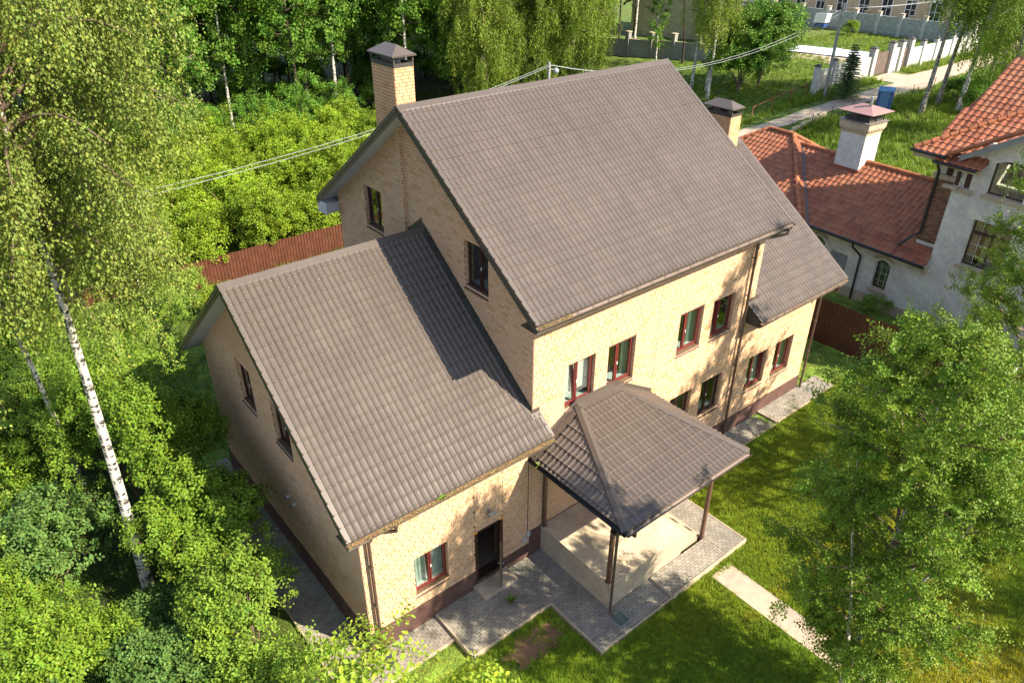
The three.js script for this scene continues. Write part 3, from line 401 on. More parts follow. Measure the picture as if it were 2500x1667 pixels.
// ───────────────────────── porch ─────────────────────────
{
  const porch = thing('entrance_porch', 'hipped brown porch roof on posts over a concrete landing with steps', 'porch');
  const roof = sub('roof', porch), P = { x0: 5.875, x1: 11.393, ey: 4.29, z1: 4.09, ty: 5.415, tz: 0.1, a: 7.784, b: 9.503 };
  const fT = [0, P.ey - P.ty, P.z1 - P.tz], fl = hypot(fT[1], fT[2]);
  for (const g of metalSlope([P.x0, P.ty, P.tz], [1, 0, 0], fT, P.x1 - P.x0, fl, (t) => (P.a - P.x0) * (1 - t / fl), (t) => P.x1 - P.x0 - (P.x1 - P.b) * (1 - t / fl), 5)) add('roof_sheet', g, M.metal, roof);
  const lT = [P.x0 - P.a, P.ey - P.ty, 0], ll = hypot(lT[0], lT[1]);
  for (const g of metalSlope([P.a, P.ty, 0.03], [0, 0, 1], lT, P.z1 - 0.03, ll, null, (t) => P.tz + (P.z1 - P.tz - 0.03) * (t / ll), 6)) add('roof_sheet', g, M.metal, roof);
  const rT = [P.x1 - P.b, P.ey - P.ty, 0], rl = hypot(rT[0], rT[1]);
  for (const g of metalSlope([P.b, P.ty, 0.03], [0, 0, 1], rT, P.z1 - 0.03, rl, null, (t) => P.tz + (P.z1 - P.tz - 0.03) * (t / rl), 9)) add('roof_sheet', g, M.metal, roof);
  const hip = (a, b) => { const A = V(...a), B = V(...b), d = B.clone().sub(A).normalize(), s = V(-d.z, 0, d.x).normalize().multiplyScalar(0.13); const up = 0.05; const q = (p, k, y) => [p.x + s.x * k, p.y + y, p.z + s.z * k]; add('hip_cap', [slab([q(A, 0, up + 0.03), q(B, 0, up + 0.03), q(B, 1, up - 0.03), q(A, 1, up - 0.03)], [0, -0.006, 0]), slab([q(A, 0, up + 0.03), q(B, 0, up + 0.03), q(B, -1, up - 0.03), q(A, -1, up - 0.03)], [0, -0.006, 0]), slab([q(A, 1, up - 0.03), q(B, 1, up - 0.03), q(B, 1.05, up - 0.07), q(A, 1.05, up - 0.07)], [0, 0, -0.004]), slab([q(A, -1, up - 0.03), q(B, -1, up - 0.03), q(B, -1.05, up - 0.07), q(A, -1.05, up - 0.07)], [0, 0, -0.004])], M.metalTrim, roof); };
  hip([P.a, P.ty, P.tz], [P.x0, P.ey, P.z1]); hip([P.b, P.ty, P.tz], [P.x1, P.ey, P.z1]);
  // flashing on the wall
  add('wall_flashing', [box(P.a - 0.05, P.b + 0.05, P.ty + 0.02, P.ty + 0.2, 0.014, 0.03), slab([[P.a, P.ty + 0.06, 0.03], [P.b, P.ty + 0.06, 0.03], [P.b + 0.1, P.ty - 0.0, 0.32], [P.a - 0.1, P.ty - 0.0, 0.32]], [0, -0.006, 0]), slab([[P.a, P.ty + 0.2, 0.014], [P.x0, P.ey + 0.2, 0.014], [P.x0, P.ey, 0.014], [P.a, P.ty, 0.014]], [0, 0, 0.014]), slab([[P.b, P.ty + 0.2, 0.014], [P.x1, P.ey + 0.2, 0.014], [P.x1, P.ey, 0.014], [P.b, P.ty, 0.014]], [0, 0, 0.014]), slab([[P.a, P.ty + 0.062, 0.03], [P.x0, P.ey + 0.06, 0.03], [P.x0, P.ey + 0.056, 0.3], [P.a - 0.02, P.ty + 0.058, 0.3]], [0, -0.006, 0])], M.metalTrim, roof);
  // underside, fascias, gutter
  add('ceiling', box(P.x0 + 0.06, P.x1 - 0.06, P.ey - 0.16, P.ey - 0.14, 0.03, P.z1 - 0.06), M.bargeBrown, roof);
  add('fascia', [box(P.x0 + 0.02, P.x0 + 0.06, P.ey - 0.2, P.ey - 0.02, 0.03, P.z1 - 0.02), box(P.x1 - 0.06, P.x1 - 0.02, P.ey - 0.2, P.ey - 0.02, 0.03, P.z1 - 0.02), box(P.x0 + 0.06, P.x1 - 0.06, P.ey - 0.2, P.ey - 0.02, P.z1 - 0.06, P.z1 - 0.02)], M.fasciaDark, roof);
  add('beam', [box(6.4, 6.54, 4.0, 4.12, 0.03, 3.2), box(6.54, 11.1, 4.0, 4.12, 3.08, 3.2), box(10.96, 11.1, 4.0, 4.12, 0.03, 3.08)], M.post, roof);
  add('gutter', gutterGeo([P.x0 - 0.02, P.ey - 0.05, P.z1 + 0.055], [P.x1 + 0.02, P.ey - 0.05, P.z1 + 0.055]), M.gutter, roof);
  add('gutter', gutterGeo([P.x0 - 0.055, P.ey - 0.05, P.z1 + 0.02], [P.x0 - 0.055, P.ey - 0.05, 0.05]), M.black, roof);
  for (const [x, z, y] of [[6.47, 3.12, 1.115], [6.52, 0.09, 1.115], [11.03, 3.2, 0.03], [11.03, 0.09, 0.03]]) add('post', [box(x - 0.055, x + 0.055, y, 4.0, z - 0.055, z + 0.055), box(x - 0.09, x + 0.09, y, y + 0.012, z - 0.09, z + 0.09)], M.post, porch);
  const dpx = 6.33, dpz = 3.42; const dp = add('downpipe', tube([V(6.2, 4.16, 4.14), V(6.2, 4.0, 4.14), V(dpx, 3.72, dpz + 0.05), V(dpx, 3.6, dpz), V(dpx, 0.32, dpz), V(dpx, 0.16, dpz + 0.02), V(dpx + 0.02, 0.1, dpz + 0.14)], 0.045, 12), M.pipe, porch); add('pipe_clip', [box(dpx, 6.47, 3.3, 3.33, dpz - 0.3, dpz)], M.iron, dp);
  const l = sub('wall_lamp', porch); add('lamp_body', [box(6.4, 6.54, 3.28, 3.34, 3.19, 3.34), bar([6.47, 3.28, 3.3], [6.47, 3.2, 3.3], 0.045, 12)], M.iron, l); add('lamp_glass', bar([6.47, 3.2, 3.3], [6.47, 3.1, 3.3], 0.04, 12), M.white, l);
  // landing and steps
  add('landing', [box(6.44, 9.86, -0.3, 1.085, 0.03, 3.25)], M.concrete, porch); add('landing_top', box(6.42, 9.88, 1.085, 1.12, 0.03, 3.27), M.slabTop, porch);
  for (let i = 0; i < 5; i++) add('step', box(9.88 + i * 0.24, 9.88 + (i + 1) * 0.24, -0.3, 0.93 - i * 0.19, 0.03, 3.12 - i * 0.0), M.concrete, porch);
  const ro = thing('clothes_line', 'two white washing ropes strung under the porch eave to the corner post', 'rope'); for (const k of [0, 1]) { const p = []; for (let i = 0; i <= 10; i++) { const t = i / 10; p.push(V(8.6 + 2.4 * t, 3.95 - k * 0.06 - 0.25 * sin(PI * t) * (0.6 + 0.6 * k), 3.2 + 0.06 * t)); } add('rope_strand', tube(p, 0.011, 5), M.sillWhite, ro); }
}

{ const r = rng(19), P = [], C = []; for (let i = 0; i < 150; i++) { const k = r(), x = 6.6 + 3 * r(), z = 0.6 + 2.5 * r(), y = 1.123, a = r() * 6.28, L = k < 0.25 ? 0.1 + 0.16 * r() : 0.02 + 0.03 * r(), w = k < 0.25 ? 0.006 : 0.016, c = k < 0.25 ? [0.1, 0.06, 0.035] : [0.3 + 0.2 * r(), 0.2 + 0.12 * r(), 0.07]; P.push(x, y, z, x + L * cos(a) - w * sin(a), y + 0.006, z + L * sin(a) + w * cos(a), x + L * cos(a) + w * sin(a), y + 0.004, z + L * sin(a) - w * cos(a)); C.push(...c, ...c, ...c); } const g = new THREE.BufferGeometry(); g.setAttribute('position', new THREE.Float32BufferAttribute(P, 3)); g.setAttribute('color', new THREE.Float32BufferAttribute(C, 3)); g.computeVertexNormals(); boxUV(g); const o = add('fallen_leaves', g, M.litter); o.userData.kind = 'stuff'; o.userData.label = 'dry leaves and twigs scattered on the porch landing'; }

// ───────────────────────── paving ─────────────────────────
{
  const pv = sub('paved_path', scene); pv.userData.kind = 'structure'; const r = rng(21), list = [], bases = [], kerbs = [];
  const areas = [ // x0,x1,z0,z1,top
    [-1.3, 2.2, 0.03, 1.05, -0.06], [-1.3, -0.03, -11.5, 0.03, -0.06], [2.2, 5.22, 0.03, 1.95, 0.05], [5.22, 6.44, 0.03, 4.2, 0.05], [6.44, 8.38, 3.27, 4.2, 0.05], [8.38, 11.1, 3.27, 4.2, 0.15], [11.1, 12.1, 0.03, 4.2, 0.15], [12.1, 18.8, 0.03, 1.0, 0.06], [18.8, 23.1, 0.03, 1.0, 0.16],
  ];
  for (const [x0, x1, z0, z1, y] of areas) {
    bases.push(box(x0, x1, y - 0.35, y - 0.02, z0, z1)); let row = 0;
    for (let z = z0; z < z1 - 0.02; z += 0.1, row++) for (let x = x0 - (row % 2 ? 0.1 : 0); x < x1 - 0.02; x += 0.2) {
      const a = max(x, x0) + 0.003, b = min(x + 0.2, x1) - 0.003, c = z + 0.003, d = min(z + 0.1, z1) - 0.003; if (b - a < 0.03 || d - c < 0.03) continue;
      const k = 0.84 + 0.3 * r(), w = fbm(x * 0.8 + 9, z * 0.8 + 20, 3), g = 0.33 + 0.16 * (w - 0.5); list.push({ a, b, c, d, y: y + (r() - 0.5) * 0.007, col: [g * k * 1.04, g * k * 0.97, g * k * 0.83] });
    }
  }
  const kb = (x0, x1, z0, z1, y) => { const along = x1 - x0 > z1 - z0, n = ceil((along ? x1 - x0 : z1 - z0) / 0.8); for (let i = 0; i < n; i++) { const p = along ? [x0 + ((x1 - x0) * i) / n + 0.004, x0 + ((x1 - x0) * (i + 1)) / n - 0.004, z0, z1] : [x0, x1, z0 + ((z1 - z0) * i) / n + 0.004, z0 + ((z1 - z0) * (i + 1)) / n - 0.004]; kerbs.push(box(p[0], p[1], y - 0.3, y + 0.012 + 0.006 * r(), p[2], p[3])); } };
  kb(-1.36, 2.2, 1.05, 1.1, -0.06); kb(-1.35, -1.3, -11.5, 1.05, -0.06); kb(2.2, 5.22, 1.95, 2.0, 0.05); kb(2.14, 2.2, 0.05, 1.95, 0.04); kb(5.17, 5.22, 2.0, 4.2, 0.05); kb(5.15, 8.38, 4.2, 4.25, 0.05); kb(8.38, 12.1, 4.2, 4.25, 0.15); kb(12.1, 12.15, 1.05, 4.25, 0.15); kb(8.31, 8.38, 3.3, 4.2, 0.14); kb(12.17, 18.8, 1.0, 1.05, 0.06); kb(18.8, 23.1, 1.0, 1.05, 0.16); kb(23.1, 23.15, 0.03, 1.05, 0.16); kb(18.74, 18.8, 0.05, 1.0, 0.15);
  add('bedding', bases, M.joint, pv); for (const k of kerbs) add('kerb_stone', k, M.concrete, pv);
  const C = camera.position, geo = (p) => { const e = 0.004, v = [], h = 0.028, A = [p.a, p.y - h, p.c], B = [p.b, p.y - h, p.c], Cc = [p.b, p.y - h, p.d], D = [p.a, p.y - h, p.d], a = [p.a + e, p.y, p.c + e], b = [p.b - e, p.y, p.c + e], c = [p.b - e, p.y, p.d - e], d = [p.a + e, p.y, p.d - e]; for (const [q, s, t, u] of [[a, d, c, b], [A, a, b, B], [B, b, c, Cc], [Cc, c, d, D], [D, d, a, A]]) v.push(...q, ...s, ...t, ...q, ...t, ...u); return v; };
  for (const p of list) p.near = hypot(p.a - C.x, p.c - C.z) + (p.a < 2.2 || p.a > 8.4 || p.b - p.a < 0.15 ? 100 : 0); list.sort((p, q) => p.near - q.near);
  const mk = (ps, stuff) => { const v = [], col = []; for (const p of ps) { const g = geo(p); v.push(...g); for (let i = 0; i < g.length; i += 3) col.push(...p.col); } const g = new THREE.BufferGeometry(); g.setAttribute('position', new THREE.Float32BufferAttribute(v, 3)); g.setAttribute('color', new THREE.Float32BufferAttribute(col, 3)); g.computeVertexNormals(); boxUV(g); const o = add('paver', g, M.paver, pv); if (stuff) o.userData.kind = 'stuff'; };
  for (const p of list.splice(0, 300)) mk([p]); mk(list, true);
  const path = struct('garden_path', box(10.0, 10.92, -0.2, 0.03, 4.45, 14.5), M.pathConc); 
  const mh = thing('drain_hatch', 'square grey hatch set in the paving at the porch corner', 'hatch', [6.45, 0.055, 3.75], 0.05); add('hatch_frame', [box(-0.25, 0.25, -0.02, 0.012, -0.25, -0.215), box(-0.25, 0.25, -0.02, 0.012, 0.215, 0.25), box(-0.25, -0.215, -0.02, 0.012, -0.215, 0.215), box(0.215, 0.25, -0.02, 0.012, -0.215, 0.215)], M.grey, mh); const lid = [box(-0.21, 0.21, -0.02, 0.005, -0.21, 0.21)]; for (let i = -3; i <= 3; i++) for (let j = -3; j <= 3; j++) lid.push(box(i * 0.055 - 0.018, i * 0.055 + 0.018, 0.005, 0.011, j * 0.055 - 0.018, j * 0.055 + 0.018)); add('lid', lid, mat([0.13, 0.17, 0.15], { rough: 0.7, map: stainTex }), mh);
  const gr = thing('drain_grate', 'small black grate under the downpipe at the low wing corner', 'grate', [0.25, -0.055, 0.5]); const gb = [box(-0.18, 0.18, -0.02, 0.006, -0.18, 0.18)]; for (let i = -4; i <= 4; i++) for (let j = -1; j <= 1; j++) gb.push(box(i * 0.036 - 0.011, i * 0.036 + 0.011, 0.006, 0.014, j * 0.11 - 0.048, j * 0.11 + 0.048)); add('grate_bars', gb, mat([0.06, 0.065, 0.065], { rough: 0.6 }), gr);
  const g2 = thing('drain_grate', 'small pale grate under the downpipe at the far right house corner', 'grate', [22.0, 0.165, 0.45]); add('grate_bars', [box(-0.17, 0.17, -0.02, 0.006, -0.17, 0.17), ...[-3, -2, -1, 0, 1, 2, 3].map((i) => box(i * 0.045 - 0.013, i * 0.045 + 0.013, 0.006, 0.014, -0.15, 0.15))], M.grey, g2);
}
//NEXT

// ───────────────────────── clay tile roofs ─────────────────────────
const TW = 0.3, TE = 0.35; M.clayDeck = mat([0.2, 0.055, 0.03], { rough: 0.9, map: mottle });
function tileGeo(rad) { // one S-profile tile, x across, y = up the slope (0 at the lower edge), z out
  const n = 6, pos = [], f = (u) => 0.035 * Math.pow(max(0, sin(PI * min(1, max(0, (u - 0.08) / 0.62)))), 0.8) - 0.012 * sin(PI * max(0, (u - 0.7) / 0.3));
  const P = (u, v, k) => [u * TW, v * (TE + 0.05), f(u) + 0.03 * (1 - v) + k];
  for (let i = 0; i < n; i++) { const a = i / n, b = (i + 1) / n; const q = (A, B, C, D) => pos.push(...A, ...B, ...C, ...A, ...C, ...D); q(P(a, 0, 0), P(b, 0, 0), P(b, 1, 0), P(a, 1, 0)); q(P(a, 0, -0.022), P(b, 0, -0.022), P(b, 0, 0), P(a, 0, 0)); }
  const g = new THREE.BufferGeometry(); g.setAttribute('position', new THREE.Float32BufferAttribute(pos, 3)); g.computeVertexNormals(); return boxUV(g);
}
const TILE = tileGeo();
const clayTint = (r) => { const k = 0.8 + 0.4 * r(), w = r(); return [0.5 * k, (0.15 + 0.045 * w) * k, (0.065 + 0.025 * w) * k]; };
function inside(poly, x, y) { let s = false; for (let i = 0, j = poly.length - 1; i < poly.length; j = i++) { const [a, b] = poly[i], [c, d] = poly[j]; if (b > y !== d > y && x < ((c - a) * (y - b)) / (d - b) + a) s = !s; } return s; }
// plane: origin at the eave, X along, Y up the slope; outline in (x, y)
function tileRoof(parent, o, X, Y, outline, seed, tiles) {
  const r = rng(seed), Xv = V(...X).normalize(), Yv = V(...Y).normalize(), Z = V(0, 0, 0).crossVectors(Xv, Yv); const flip = Z.y < 0; if (flip) Z.negate();
  const xs = outline.map((p) => p[0]), ys = outline.map((p) => p[1]), m = new THREE.Matrix4();
  add('roof_deck', slab(outline.map(([x, y]) => V(...o).addScaledVector(Xv, x).addScaledVector(Yv, y).toArray()), Z.clone().multiplyScalar(-0.12).toArray()), M.clayDeck, parent);
  for (let j = 0, y = 0; y < max(...ys); y += TE, j++) for (let x = min(...xs); x < max(...xs); x += TW) {
    if (!inside(outline, x + TW / 2, y + TE * 0.45)) continue;
    m.makeBasis(flip ? Xv.clone().negate() : Xv, Yv, Z).setPosition(V(...o).addScaledVector(Xv, flip ? x + TW : x).addScaledVector(Yv, y - 0.03).addScaledVector(Z, 0.012 + r() * 0.004)); tiles.push({ m: m.clone(), c: clayTint(r) });
  }
}
function capRow(parent, a, b, seed, name = 'ridge_tile') { // half-round ridge tiles from a to b
  const A = V(...a), B = V(...b), n = max(1, round(A.distanceTo(B) / 0.38)), r = rng(seed), d = B.clone().sub(A).multiplyScalar(1 / n);
  for (let i = 0; i < n; i++) {
    const p = A.clone().addScaledVector(d, i), q = A.clone().addScaledVector(d, i + 1.08), up = V(0, 1, 0), s = V(0, 0, 0).crossVectors(d, up).normalize(), w = V(0, 0, 0).crossVectors(s, d).normalize(), pos = [];
    const P = (c, t, rad) => c.clone().addScaledVector(s, cos(t) * rad).addScaledVector(w, sin(t) * rad * 0.85 + 0.0);
    for (let k = 0; k < 7; k++) { const t0 = -0.35 + (k / 7) * (PI + 0.7), t1 = -0.35 + ((k + 1) / 7) * (PI + 0.7), v = [P(p, t0, 0.145), P(p, t1, 0.145), P(q, t1, 0.12), P(q, t0, 0.12)]; for (const e of [0, 1, 2, 0, 2, 3]) pos.push(...v[e].toArray()); }
    const g = new THREE.BufferGeometry(); g.setAttribute('position', new THREE.Float32BufferAttribute(pos, 3)); g.computeVertexNormals(); boxUV(g); const k = 0.85 + 0.3 * r(); tint(g, [0.54 * k, 0.18 * k, 0.072 * k]); add(name, g, M.clay, parent);
  }
}
{ // ───────────────────────── neighbouring villa: local x along its wall towards the viewer, z out towards the brick house ─────────────────────────
  const v = thing('white_villa', 'white rendered villa with red clay tile roofs behind the brick house', 'house', [31.2, 0, -2.8]); v.rotation.y = -94.47 * PI / 180;
  const tiles = [], low = sub('roof', v), hi = sub('roof', v);
  const rect = (a, b, c, d) => [[a, c], [a, d], [b, d], [b, c]], arch = (a, b, c, d, k) => { const p = [[a, c], [a, d - k]]; for (let i = 1; i < 8; i++) { const t = i / 8; p.push([a + (b - a) * t, d - k + k * sin(PI * t)]); } p.push([b, d - k], [b, c]); return p; };
  const W = { low: [0.85, 1.66, 1.5, 3.1], low2: [-3.0, -2.2, 1.5, 3.1], grey: [-1.75, -0.72, 1.6, 2.64], big: [4.72, 6.5, 4.28, 6.5], up: [4.82, 6.4, 7.72, 9.32] };
  add('wall', [extrude([[-3.9, 0.2], [3.4, 0.2], [3.4, 3.95], [-3.9, 3.95]], [arch(...W.low, 0.2), arch(...W.low2, 0.2)], 0.4), box(-13, -3.9, 0.2, 3.9, -4, 0.55), extrude([[3.4, 0.2], [14, 0.2], [14, 11.5], [10, 12.6], [5.7, 10.6], [3.4, 9.15]], [rect(...W.big), arch(...W.up, 0.22)], 0.45), box(2.3, 3.4, 2, 8.9, -6, -0.42), box(3.4, 14, 0.2, 9.1, -8, -5), box(3.4, 3.8, 0.2, 9.0, -5, -0.45), box(13.6, 14, 0.2, 9.1, -5, -0.45), box(3.8, 13.6, 3.4, 3.7, -5, -0.45), box(3.8, 13.6, 6.9, 7.2, -5, -0.45), box(3.8, 13.6, 9.6, 9.8, -5, -0.45), box(3.8, 8, 0.2, 0.5, -5, -0.45), box(-13, 2.3, 0.2, 3.9, -8.2, -4), box(-3.9, 2.3, 0.2, 0.5, -4, -0.4), box(-3.9, 3.4, 3.74, 3.78, -4, -0.4), box(2.6, 3.4, 0.2, 3.7, -4, -0.4)], M.plaster, v);
  add('plinth', [box(-3.85, 14, 0.1, 1.02, 0.0, 0.05), box(-13, -3.9, 0.1, 1.02, 0.55, 0.6)], M.stoneBand, v);
  add('cornice', [box(-3.9, 3.4, 3.45, 3.72, 0.0, 0.12), box(-3.9, 3.44, 3.6, 3.74, 0.12, 0.42), box(3.3, 3.5, 3.3, 3.62, -0.02, 0.3)], M.stoneBand, v);
  // windows
  const win = (a, b, c, d, o) => {
    const w = sub('window', v), n = -0.22, f = 0.07, g = [box(a, a + f, c, d, n - 0.07, n), box(b - f, b, c, d, n - 0.07, n), box(a + f, b - f, c, c + f, n - 0.07, n), box(a + f, b - f, d - f - (o.k || 0), d, n - 0.07, n)];
    if (o.tr) g.push(box(a + f, b - f, o.tr - 0.06, o.tr + 0.06, n - 0.07, n + 0.01)); if (o.mul) for (const x of o.mul) g.push(box(x - 0.045, x + 0.045, c + f, d - f, n - 0.065, n + 0.005)); add('frame', g, M.woodDark, w);
    add('pane', box(a + f, b - f, c + f, d - f, n - 0.045, n - 0.038), M.glass, w);
    const bars = []; for (const x of o.vb || []) bars.push(box(x - 0.008, x + 0.008, c + f, d - f, n - 0.036, n - 0.028)); for (const y of o.hb || []) bars.push(box(a + f, b - f, y - 0.008, y + 0.008, n - 0.0275, n - 0.02)); if (bars.length) add('glazing_bar', bars, o.bc || M.sillWhite, w);
    add('sill', [box(a - 0.12, b + 0.12, c - 0.14, c - 0.02, n, 0.12), box(a, b, c - 0.02, c + 0.005, n, 0.03)], M.stoneBand, w);
    if (o.drape) { const l = []; for (const [p, q] of o.drape) for (let i = 0; i < 10; i++) { const x = p + ((q - p) * i) / 10, y = p + ((q - p) * (i + 1)) / 10; l.push(quad([x, c, n - 0.25 + 0.03 * sin(i * 2.2)], [y, c, n - 0.25 + 0.03 * sin(i * 2.2 + 2.2)], [y, d, n - 0.25 + 0.03 * sin(i * 2.2 + 2.2)], [x, d, n - 0.25 + 0.03 * sin(i * 2.2)])); } add('curtain', l, mat([0.55, 0.42, 0.28], { rough: 0.9 }), w); }
    else if (o.drape2) 0;
  };
  win(...W.low, { k: 0.12, vb: [1.1, 1.4], hb: [1.9, 2.3, 2.7] }); win(...W.low2, { k: 0.12, vb: [-2.75, -2.45], hb: [1.9, 2.3] });
  win(...W.big, { tr: 5.86, mul: [5.66], vb: [5.15], hb: [4.75, 5.3], drape: [[4.75, 5.0], [5.3, 6.5]] }); win(...W.up, { k: 0.1, vb: [5.2, 5.6, 6.0], hb: [8.1, 8.5, 8.9], bc: M.stoneBand });
  add('blind_window', box(W.grey[0], W.grey[1], W.grey[2], W.grey[3], -0.0, 0.006), M.grey, v);
  for (const [a, b] of [[0.72, 1.8], [-3.12, -2.08]]) { const l = []; for (let i = 0; i < 7; i++) { const t = i / 7, u = (i + 1) / 7, x = (q) => a + (b - a) * q, y = (q) => 2.98 + 0.24 * sin(PI * (0.12 + 0.76 * q)); l.push(slab([[x(t), y(t), 0.0], [x(u), y(u), 0.0], [x(u), y(u) + 0.12, 0.0], [x(t), y(t) + 0.12, 0.0]], [0, 0, 0.06])); } add('window_hood', l, M.stoneBand, v); }
  // low roof: main slope, projecting hipped end
  const p = 0.65, q = hypot(1, p), Yd = [0, p / q, -1 / q], sl = (off) => (0.55 - off) * q;
  tileRoof(low, [0, 3.8, 0.55], [1, 0, 0], Yd, [[-3.2, 0], [3.4, 0], [3.4, sl(-0.4)], [2.28, sl(-0.4)], [2.28, sl(-3.6)], [-7.35, sl(-3.6)]], 3, tiles);
  tileRoof(low, [0, 3.8, 1.15], [1, 0, 0], Yd, [[-14.5, 0], [-3.2, 0], [-7.97, (4.77) * q], [-9.75, 4.77 * q]], 4, tiles);
  tileRoof(low, [-3.2, 3.8, 0], [0, 0, 1], [-1 / q, p / q, 0], [[1.15, 0], [0.55, -0.35], [-3.6, 4.15 * q - 0.35], [-3.62, 4.77 * q]], 5, tiles); tileRoof(low, [-3.2, 3.8, 0], [0, 0, 1], [-1 / q, p / q, 0], [[-3.6, 4.15 * q], [-6.2, 2.1 * q], [-6.2, 2.4 * q], [-3.62, 4.77 * q]], 15, tiles);
  add('rear_slope', [slab([[-7.35, 6.45, -3.62], [2.28, 6.45, -3.62], [2.28, 3.8, -7.8], [-3.2, 3.8, -7.8]], [0, -0.1, 0]), slab([[-9.75, 6.85, -3.64], [-8, 6.85, -3.64], [-3.3, 3.85, -8.3], [-14, 3.85, -8.3]], [0, -0.1, 0])], M.woodDark, low);
  capRow(low, [-3.2, 3.86, 1.15], [-7.97, 6.96, -3.62], 1, 'hip_tile'); capRow(low, [-7.97, 6.96, -3.62], [-9.75, 6.96, -3.62], 2); capRow(low, [-14.5, 3.86, 1.15], [-9.75, 6.96, -3.62], 3, 'hip_tile'); capRow(low, [2.28, 6.55, -3.62], [-7.3, 6.55, -3.62], 4); capRow(low, [-7.97, 6.96, -3.62], [-5.4, 5.3, -6.2], 5, 'hip_tile');
  add('valley_flashing', slab([[-3.25, 3.86, 0.56], [-3.05, 3.86, 0.56], [-7.15, 6.55, -3.58], [-7.35, 6.55, -3.58]], [0, 0.012, 0]), M.metalTrim, low);
  add('gutter', [tube([V(-3.2, 3.76, 0.64), V(3.5, 3.76, 0.64)], 0.075, 8), tube([V(-14.5, 3.76, 1.24), V(-3.15, 3.76, 1.24)], 0.075, 8)], M.black, low); add('fascia', [box(-3.2, 3.45, 3.6, 3.74, 0.43, 0.5), box(-14, -3.2, 3.6, 3.74, 1.03, 1.1)], M.woodDark, low);
  const sg = []; for (let x = -3; x < 3.3; x += 0.9) sg.push(tube([V(x, 4.15, 0.02), V(x, 4.42, 0.15)], 0.012, 5), tube([V(x, 4.42, 0.15), V(x, 4.3, 0.25)], 0.012, 5)); sg.push(bar([-3, 4.42, 0.15], [3.2, 4.42, 0.15], 0.012, 5), bar([-3, 4.3, 0.22], [3.2, 4.3, 0.22], 0.012, 5)); add('snow_guard', sg, M.rust, low);
  add('downpipe', tube([V(-0.32, 3.7, 0.6), V(-0.3, 3.45, 0.55), V(0.0, 2.95, 0.1), V(0, 2.8, 0.09), V(0, 0.45, 0.09)], 0.055, 10), M.black, v);
  add('downpipe', tube([V(2.55, 8.7, 0.35), V(2.5, 8.1, -0.2), V(2.45, 7.8, -0.3), V(2.45, 5.0, -0.3), V(2.3, 4.9, 0.0), V(1.9, 4.3, 0.45)], 0.06, 10), M.black, v);
  // brick bay beside the tall block
  const bay = sub('brick_bay', v), st = bricks.length, bm = basis([0, 0, -0.4], [1, 0, 0], [0, 1, 0], [0, 0, 1]), rr = rng(9); add('bay_wall', box(2.28, 3.4, 4.6, 7.75, -0.9, -0.402), M.mortar, bay);
  brickWall(bm, 4.7, 7.75, () => [2.3, 3.38], [], 51); for (const b of bricks.slice(st)) { const k = 0.7 + 0.6 * rr(); b.c = [0.24 * k, 0.125 * k, 0.07 * k]; } brickMesh(bricks.splice(st), bay, 'brick', true);
  add('stone_cap', [box(2.2, 3.5, 7.75, 7.98, -0.95, -0.3), box(3.0, 4.35, 7.55, 7.72, -0.02, 0.16), box(2.4, 4.4, 8.52, 8.68, -0.3, 0.25)], M.stoneBand, bay);
  for (const b of [[2.75, 3.05, 7.98, 8.4, -0.44, -0.4], [3.42, 3.62, 7.75, 8.4, -0.02, 0.008], [3.85, 4.1, 7.75, 8.4, -0.02, 0.008]]) add('small_window', box(...b), M.woodDark, bay);
  add('iron_bracket', [tube([V(3.75, 8.4, 0.1), V(3.7, 8.1, 0.25), V(3.85, 7.9, 0.2), V(3.7, 7.6, 0.25)], 0.015, 5), tube([V(3.0, 8.3, -0.3), V(2.95, 8.1, -0.15), V(3.05, 7.95, -0.2)], 0.015, 5)], M.iron, bay);
  // tall roofs
  const pe = (1.81 / 2.92), qb = hypot(1, pe), Yb = [0, pe / qb, -1 / qb];
  tileRoof(hi, [0, 9.05, 0.5], [1, 0, 0], Yb, [[1.38, 0], [2.9, 0], [3.06, 0.1], [7.4, 2.7], [9, 5], [6.4, 5.9]], 6, tiles);
  capRow(hi, [1.38, 9.1, 0.5], [5.6, 11.75, -3.75], 7, 'hip_tile');
  tileRoof(hi, [0, 9.3, -1], [1, 0, 0], [0, 0.573, -0.819], [[1.6, 0.45], [2.6, 0.6], [7.5, 4.4], [8, 9], [2.06, 5.75]], 8, tiles);
  add('roof_deck', slab([[1.45, 9.0, 0.45], [5.6, 11.6, -3.75], [5.6, 9.0, -3.75]], [0.05, 0, 0]), M.woodDark, hi);
  add('verge', [slab([[3.0, 9.2, 0.56], [7.4, 11.84, 0.56], [7.4, 11.68, 0.56], [3.0, 9.04, 0.56]], [0, 0, -0.1])], M.rust, hi); capRow(hi, [3.06, 9.18, 0.5], [7.4, 11.8, 0.5], 9, 'verge_tile');
  add('barge_board', slab([[3.5, 9.22, 0.46], [7.4, 11.6, 0.46], [7.4, 11.3, 0.46], [3.5, 8.95, 0.46]], [0, 0, -0.06]), M.grey, hi); add('soffit', slab([[3.4, 9.1, 0.45], [7.4, 11.5, 0.45], [7.4, 11.5, 0], [3.4, 9.1, 0]], [0, 0.03, 0]), M.sillWhite, hi);
  tileRoof(hi, [0, 8.78, 0.52], [1, 0, 0], [0, 0.6, -0.8], [[2.5, 0], [4.42, 0], [4.6, 0.55], [2.9, 0.55]], 10, tiles); capRow(hi, [2.5, 8.83, 0.52], [2.95, 9.2, 0.1], 11, 'hip_tile');
